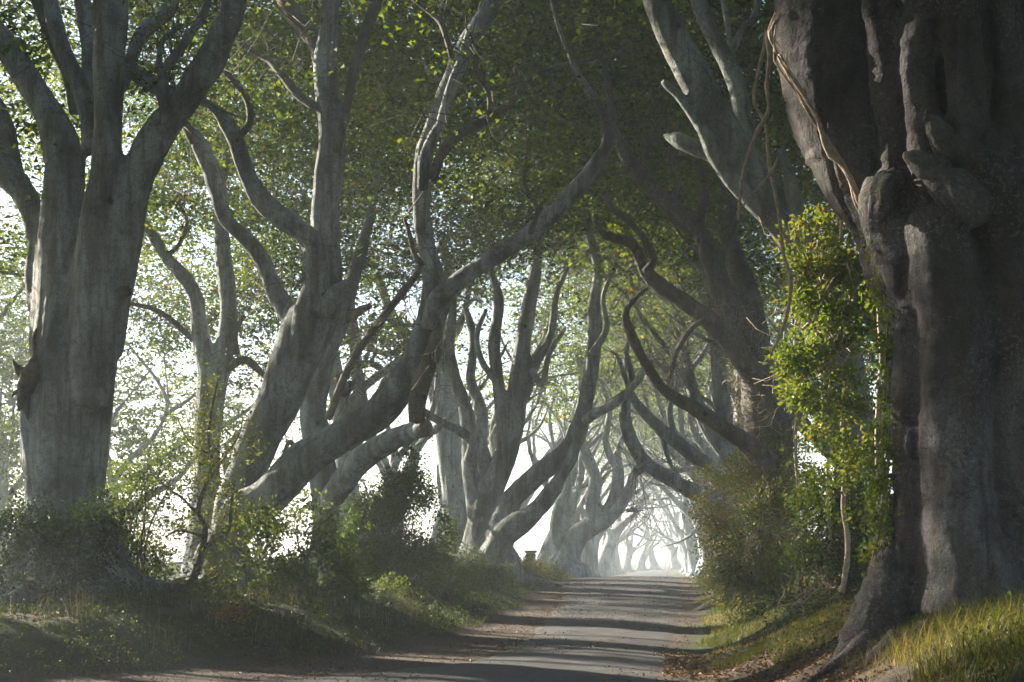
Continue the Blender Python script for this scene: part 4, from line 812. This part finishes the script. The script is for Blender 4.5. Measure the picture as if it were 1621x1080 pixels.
# right hedge
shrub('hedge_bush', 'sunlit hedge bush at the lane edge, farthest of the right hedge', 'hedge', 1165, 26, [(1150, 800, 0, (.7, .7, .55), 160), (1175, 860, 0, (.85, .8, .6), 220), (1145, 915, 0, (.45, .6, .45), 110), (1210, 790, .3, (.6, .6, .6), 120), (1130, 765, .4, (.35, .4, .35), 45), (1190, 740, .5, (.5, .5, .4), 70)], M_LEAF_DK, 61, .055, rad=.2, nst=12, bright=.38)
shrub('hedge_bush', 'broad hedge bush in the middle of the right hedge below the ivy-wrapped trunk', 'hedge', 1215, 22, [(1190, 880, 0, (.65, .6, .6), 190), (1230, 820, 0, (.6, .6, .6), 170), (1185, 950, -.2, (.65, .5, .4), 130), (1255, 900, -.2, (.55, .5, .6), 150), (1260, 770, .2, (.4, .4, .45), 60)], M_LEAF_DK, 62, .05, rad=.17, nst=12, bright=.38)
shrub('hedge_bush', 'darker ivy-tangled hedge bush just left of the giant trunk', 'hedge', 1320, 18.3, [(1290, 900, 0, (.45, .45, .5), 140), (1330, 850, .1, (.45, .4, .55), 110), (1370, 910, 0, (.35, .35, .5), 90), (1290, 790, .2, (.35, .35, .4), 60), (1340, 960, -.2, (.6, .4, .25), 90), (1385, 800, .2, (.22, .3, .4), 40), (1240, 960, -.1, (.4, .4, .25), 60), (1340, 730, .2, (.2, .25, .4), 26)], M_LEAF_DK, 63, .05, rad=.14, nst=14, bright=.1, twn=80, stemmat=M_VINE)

# fence post on the bank
bx, by, bz = gpt(840, 45)
gr_ = np.random.default_rng(88)
shrub('bramble', 'dark tangle at the bank edge right of the leaning trunk', 'shrub', 500, 21.6, [(430, 990, 0, (.6, .4, .22), 90), (520, 985, .3, (.6, .4, .26), 100), (600, 980, 1.5, (.5, .4, .24), 80)], M_LEAF_DK, 65, .055, nst=6, twn=40)
def cover(label, xy, per, rad, size, mat, bright):
    c = np.column_stack([xy, gz(xy[:, 0], xy[:, 1]) + gr_.uniform(.02, .14, len(xy))])
    o = leaf_obj('ground_cover', [sprays(c, gr_, per, rad, size, .6, bright=bright)], mat); return tag(o, label, 'ground cover')
def scat(n, x0, x1, y0, y1): return np.column_stack([gr_.uniform(x0, x1, n), gr_.uniform(y0, y1, n)])
q_ = scat(15000, -10, 2, 16, 44); dl_ = xl(q_[:, 1]) - q_[:, 0]; n_ = fbm(np.column_stack([q_, 0 * q_[:, 0]]), .9, 3)
cover('low leafy weeds and ivy creeping over the left bank', q_[(dl_ > .25 + .3 * n_) & (dl_ < 4.8) & (n_ > -.25)], 7, .13, .05, M_LEAF_DK, 0)
q_ = scat(6000, 1.5, 9, 9, 32); dl_ = q_[:, 0] - xr(q_[:, 1]); n_ = fbm(np.column_stack([q_, 0 * q_[:, 0] + 3]), 1.1, 3)
cover('low ivy and weeds creeping over the right bank under the hedge', q_[(dl_ > .9 + .5 * n_) & (dl_ < 4) & (n_ > -.15) & ((q_[:, 1] > 14.5) | (dl_ > 1.9))], 7, .12, .045, M_LEAF_DK, .12)
fp = thing('fence_post', (bx, by, bz), 'short square wooden post on the bank behind the many-armed beech', 'post')
def boxmesh(name, cx, cy, z0, z1, hx, hy, bev=.02):
    import bmesh
    bm = bmesh.new(); bmesh.ops.create_cube(bm, size=1)
    for v_ in bm.verts: v_.co = Vector((cx + v_.co.x * 2 * hx, cy + v_.co.y * 2 * hy, z0 + (v_.co.z + .5) * (z1 - z0)))
    bmesh.ops.bevel(bm, geom=list(bm.edges), offset=bev, segments=1, affect='EDGES'); me = bpy.data.meshes.new(name); bm.to_mesh(me); bm.free(); return me
link('post_shaft', boxmesh('post_shaft', bx, by, bz - .3, EYE - (874 - HZ) / F_PX * 45 - .03, .16, .14), M_POST, fp)
link('post_cap', boxmesh('post_cap', bx, by, EYE - (874 - HZ) / F_PX * 45 - .028, EYE - (874 - HZ) / F_PX * 45 + .05, .20, .18), M_POST, fp)

# ================================================================== GRASS, LITTER
def blades(name, xy, rng, h, wd, mat, lean=.5, hk=.35, bias=0, segs=3, clump=True):
    n = len(xy); z = gz(xy[:, 0], xy[:, 1]) - .01; base = np.column_stack([xy, z])
    a = rng.uniform(0, 2 * np.pi, n)
    if clump: a = a * .55 + fbm(base, 1.5, 2) * 7
    d = np.column_stack([np.cos(a), np.sin(a), 0 * a]); s = np.column_stack([-np.sin(a), np.cos(a), 0 * a])
    H = h * rng.uniform(1 - hk, 1 + hk, n) * (1 + .5 * fbm(base, .9, 2)); Ln = lean * rng.uniform(.2, 1.5, n); W = wd * rng.uniform(.6, 1.3, n)
    V = []
    for k in range(segs + 1):
        t = k / segs; c = base + np.array([0, 0, 1.]) * (H * (t - .35 * Ln * t * t))[:, None] + d * (H * Ln * t * t)[:, None]
        ww = W * (1 - t) ** .7
        if k < segs: V += [c - s * ww[:, None] * .5, c + s * ww[:, None] * .5]
        else: V += [c]
    m = 2 * segs + 1; v = np.stack(V, 1).reshape(-1, 3); k0 = np.arange(n)[:, None] * m; f = []
    for k in range(segs - 1): f += [k0 + np.array([2*k, 2*k+1, 2*k+3]), k0 + np.array([2*k, 2*k+3, 2*k+2])]
    f += [k0 + np.array([2*segs-2, 2*segs-1, 2*segs])]
    rnd = np.clip(.45 + bias + .5 * fbm(base, .8, 2) + rng.normal(0, .2, n), 0, 1)
    return link(name, mk_mesh(name, v, np.vstack(f), {'rnd': np.repeat(rnd, m)}, False), mat, None, 'stuff')
def area(rng, n, x0, x1, y0, y1, keep=None):
    p = np.column_stack([rng.uniform(x0, x1, n), rng.uniform(y0, y1, n)])
    return p[keep(p[:, 0], p[:, 1])] if keep else p
rg = np.random.default_rng(71)
nz = lambda x, y, s=.7, o=0: fbm(np.column_stack([x, y, 0 * x + o]), s, 3)
o = blades('grass', area(rg, 11000, 2.2, 5.4, 8.2, 12.6, lambda x, y: (x - xr(y) > 1.55 + .25 * nz(x, y, 1.2)) & (nz(x, y, 1.1, 4) > -.35)), rg, .20, .0075, M_GRASS, 1.0, .6, .06, 4)
tag(o, 'long arching sunlit grass at the foot of the giant trunk, bottom right corner', 'grass')
o = blades('dry_grass', area(rg, 6500, 2.2, 5.4, 8.2, 12.6, lambda x, y: (x - xr(y) > 1.3) & (nz(x, y, 1.6, 14) > -.1)), rg, .19, .006, M_GRASS_DRY, 1.2, .6, 0, 3)
tag(o, 'dead straw-coloured blades mixed into the grass at the bottom right corner', 'grass')
o = blades('grass', area(rg, 60000, 2.4, 7.5, 14.5, 30, lambda x, y: (x - xr(y) > np.where(y > 16.5, .22 + .5 * nz(x, y, 1.7, 3), .9)) & (x - xr(y) < 1.9) & (nz(x, y, 1.0, 8) > -.3)), rg, .10, .010, M_GRASS, .8, .4, .12, 2)
tag(o, 'short mossy grass on the right bank under the hedge', 'grass')
o = blades('grass', area(rg, 80000, -10, 2.0, 16, 48, lambda x, y: (xl(y) - x > .15) & (xl(y) - x < 5.2) & (nz(x, y, .9, 2) > -.05)), rg, .12, .012, M_GRASS, .8, .5, -.12, 2)
tag(o, 'rough dark grass covering the left bank', 'grass')
o = blades('dry_grass', area(rg, 6500, -9, -1.0, 17.2, 24, lambda x, y: (xl(y) - x > .9) & (xl(y) - x < 3.4) & (nz(x, y, .8, 12) > .02)), rg, .30, .007, M_GRASS_DRY, .45, .5, 0, 3)
tag(o, 'pale dried grass stalks along the top of the left bank', 'grass')
o = blades('dry_grass', area(rg, 2600, .2, 6, 34, 60, lambda x, y: (xl(y) - x > .1) & (xl(y) - x < 2.5)), rg, .34, .014, M_GRASS_DRY, .5, .5, 0, 2)
tag(o, 'pale tall grass on the bank beyond the many-armed beech', 'grass')
def litter(label, xy, size, rng, lift=.012, bias=0):
    n = len(xy); z = np.where((xy[:, 0] > np.interp(xy[:, 1], *_XA)) & (xy[:, 0] < xr(xy[:, 1])), zl(xy[:, 1]) + .03, gz(xy[:, 0], xy[:, 1]))
    c = np.column_stack([xy, z + lift]); nr = unit(rng.normal(0, .45, (n, 3)) + np.array([0, 0, 1])); s = size * rng.uniform(.5, 1.3, n)
    v, f, r = leaves(c, nr, rng.normal(0, 1, (n, 3)), s, s * .65, np.clip(.45 + bias + rng.normal(0, .25, n), 0, 1), .25)
    o = link('leaf_litter', mk_mesh('leaf_litter', v, f, {'rnd': r}, False), M_LITTER, None, 'stuff'); return tag(o, label, 'fallen leaves')
litter('brown fallen beech leaves strewn over the right verge', area(rg, 26000, .8, 5.5, 8.5, 19, lambda x, y: (x - xr(y) > -.35 + .2 * nz(x, y, 1)) & (x - xr(y) < 2.4) & (nz(x, y, 1.4, 5) > -.3)), .045, rg)
litter('fallen leaves and grit along the left gravel edge', area(rg, 9000, -7, 1.5, 15.4, 34, lambda x, y: (xl(y) - x < .8) & (x - np.interp(y, *_XA) < .35 + .3 * nz(x, y, .8))), .035, rg)
litter('scattered leaf crumbs lying on the lane', area(rg, 12000, -5, 6, 15, 42, lambda x, y: (x > np.interp(y, *_XA)) & (x < xr(y)) & (nz(x, y, .5, 6) > -.05)), .035, rg)

# ================================================================== HAZE
m = bpy.data.materials.new('haze'); m.use_nodes = True; t = m.node_tree; t.nodes.remove(t.nodes['Principled BSDF'])
pv = t.nodes.new('ShaderNodeVolumePrincipled'); pv.inputs['Color'].default_value = (.86, .93, 1.0, 1); pv.inputs['Density'].default_value = HAZE; pv.inputs['Anisotropy'].default_value = 0.2
t.links.new(pv.outputs[0], t.nodes['Material Output'].inputs['Volume'])
import bmesh
bm = bmesh.new(); bmesh.ops.create_cube(bm, size=1)
for v_ in bm.verts: v_.co = Vector((v_.co.x * 1100, v_.co.y * 1100, -3.5 + (v_.co.z + .5) * 25))
me = bpy.data.meshes.new('haze'); bm.to_mesh(me); bm.free()
link('haze', me, m, kind='stuff')
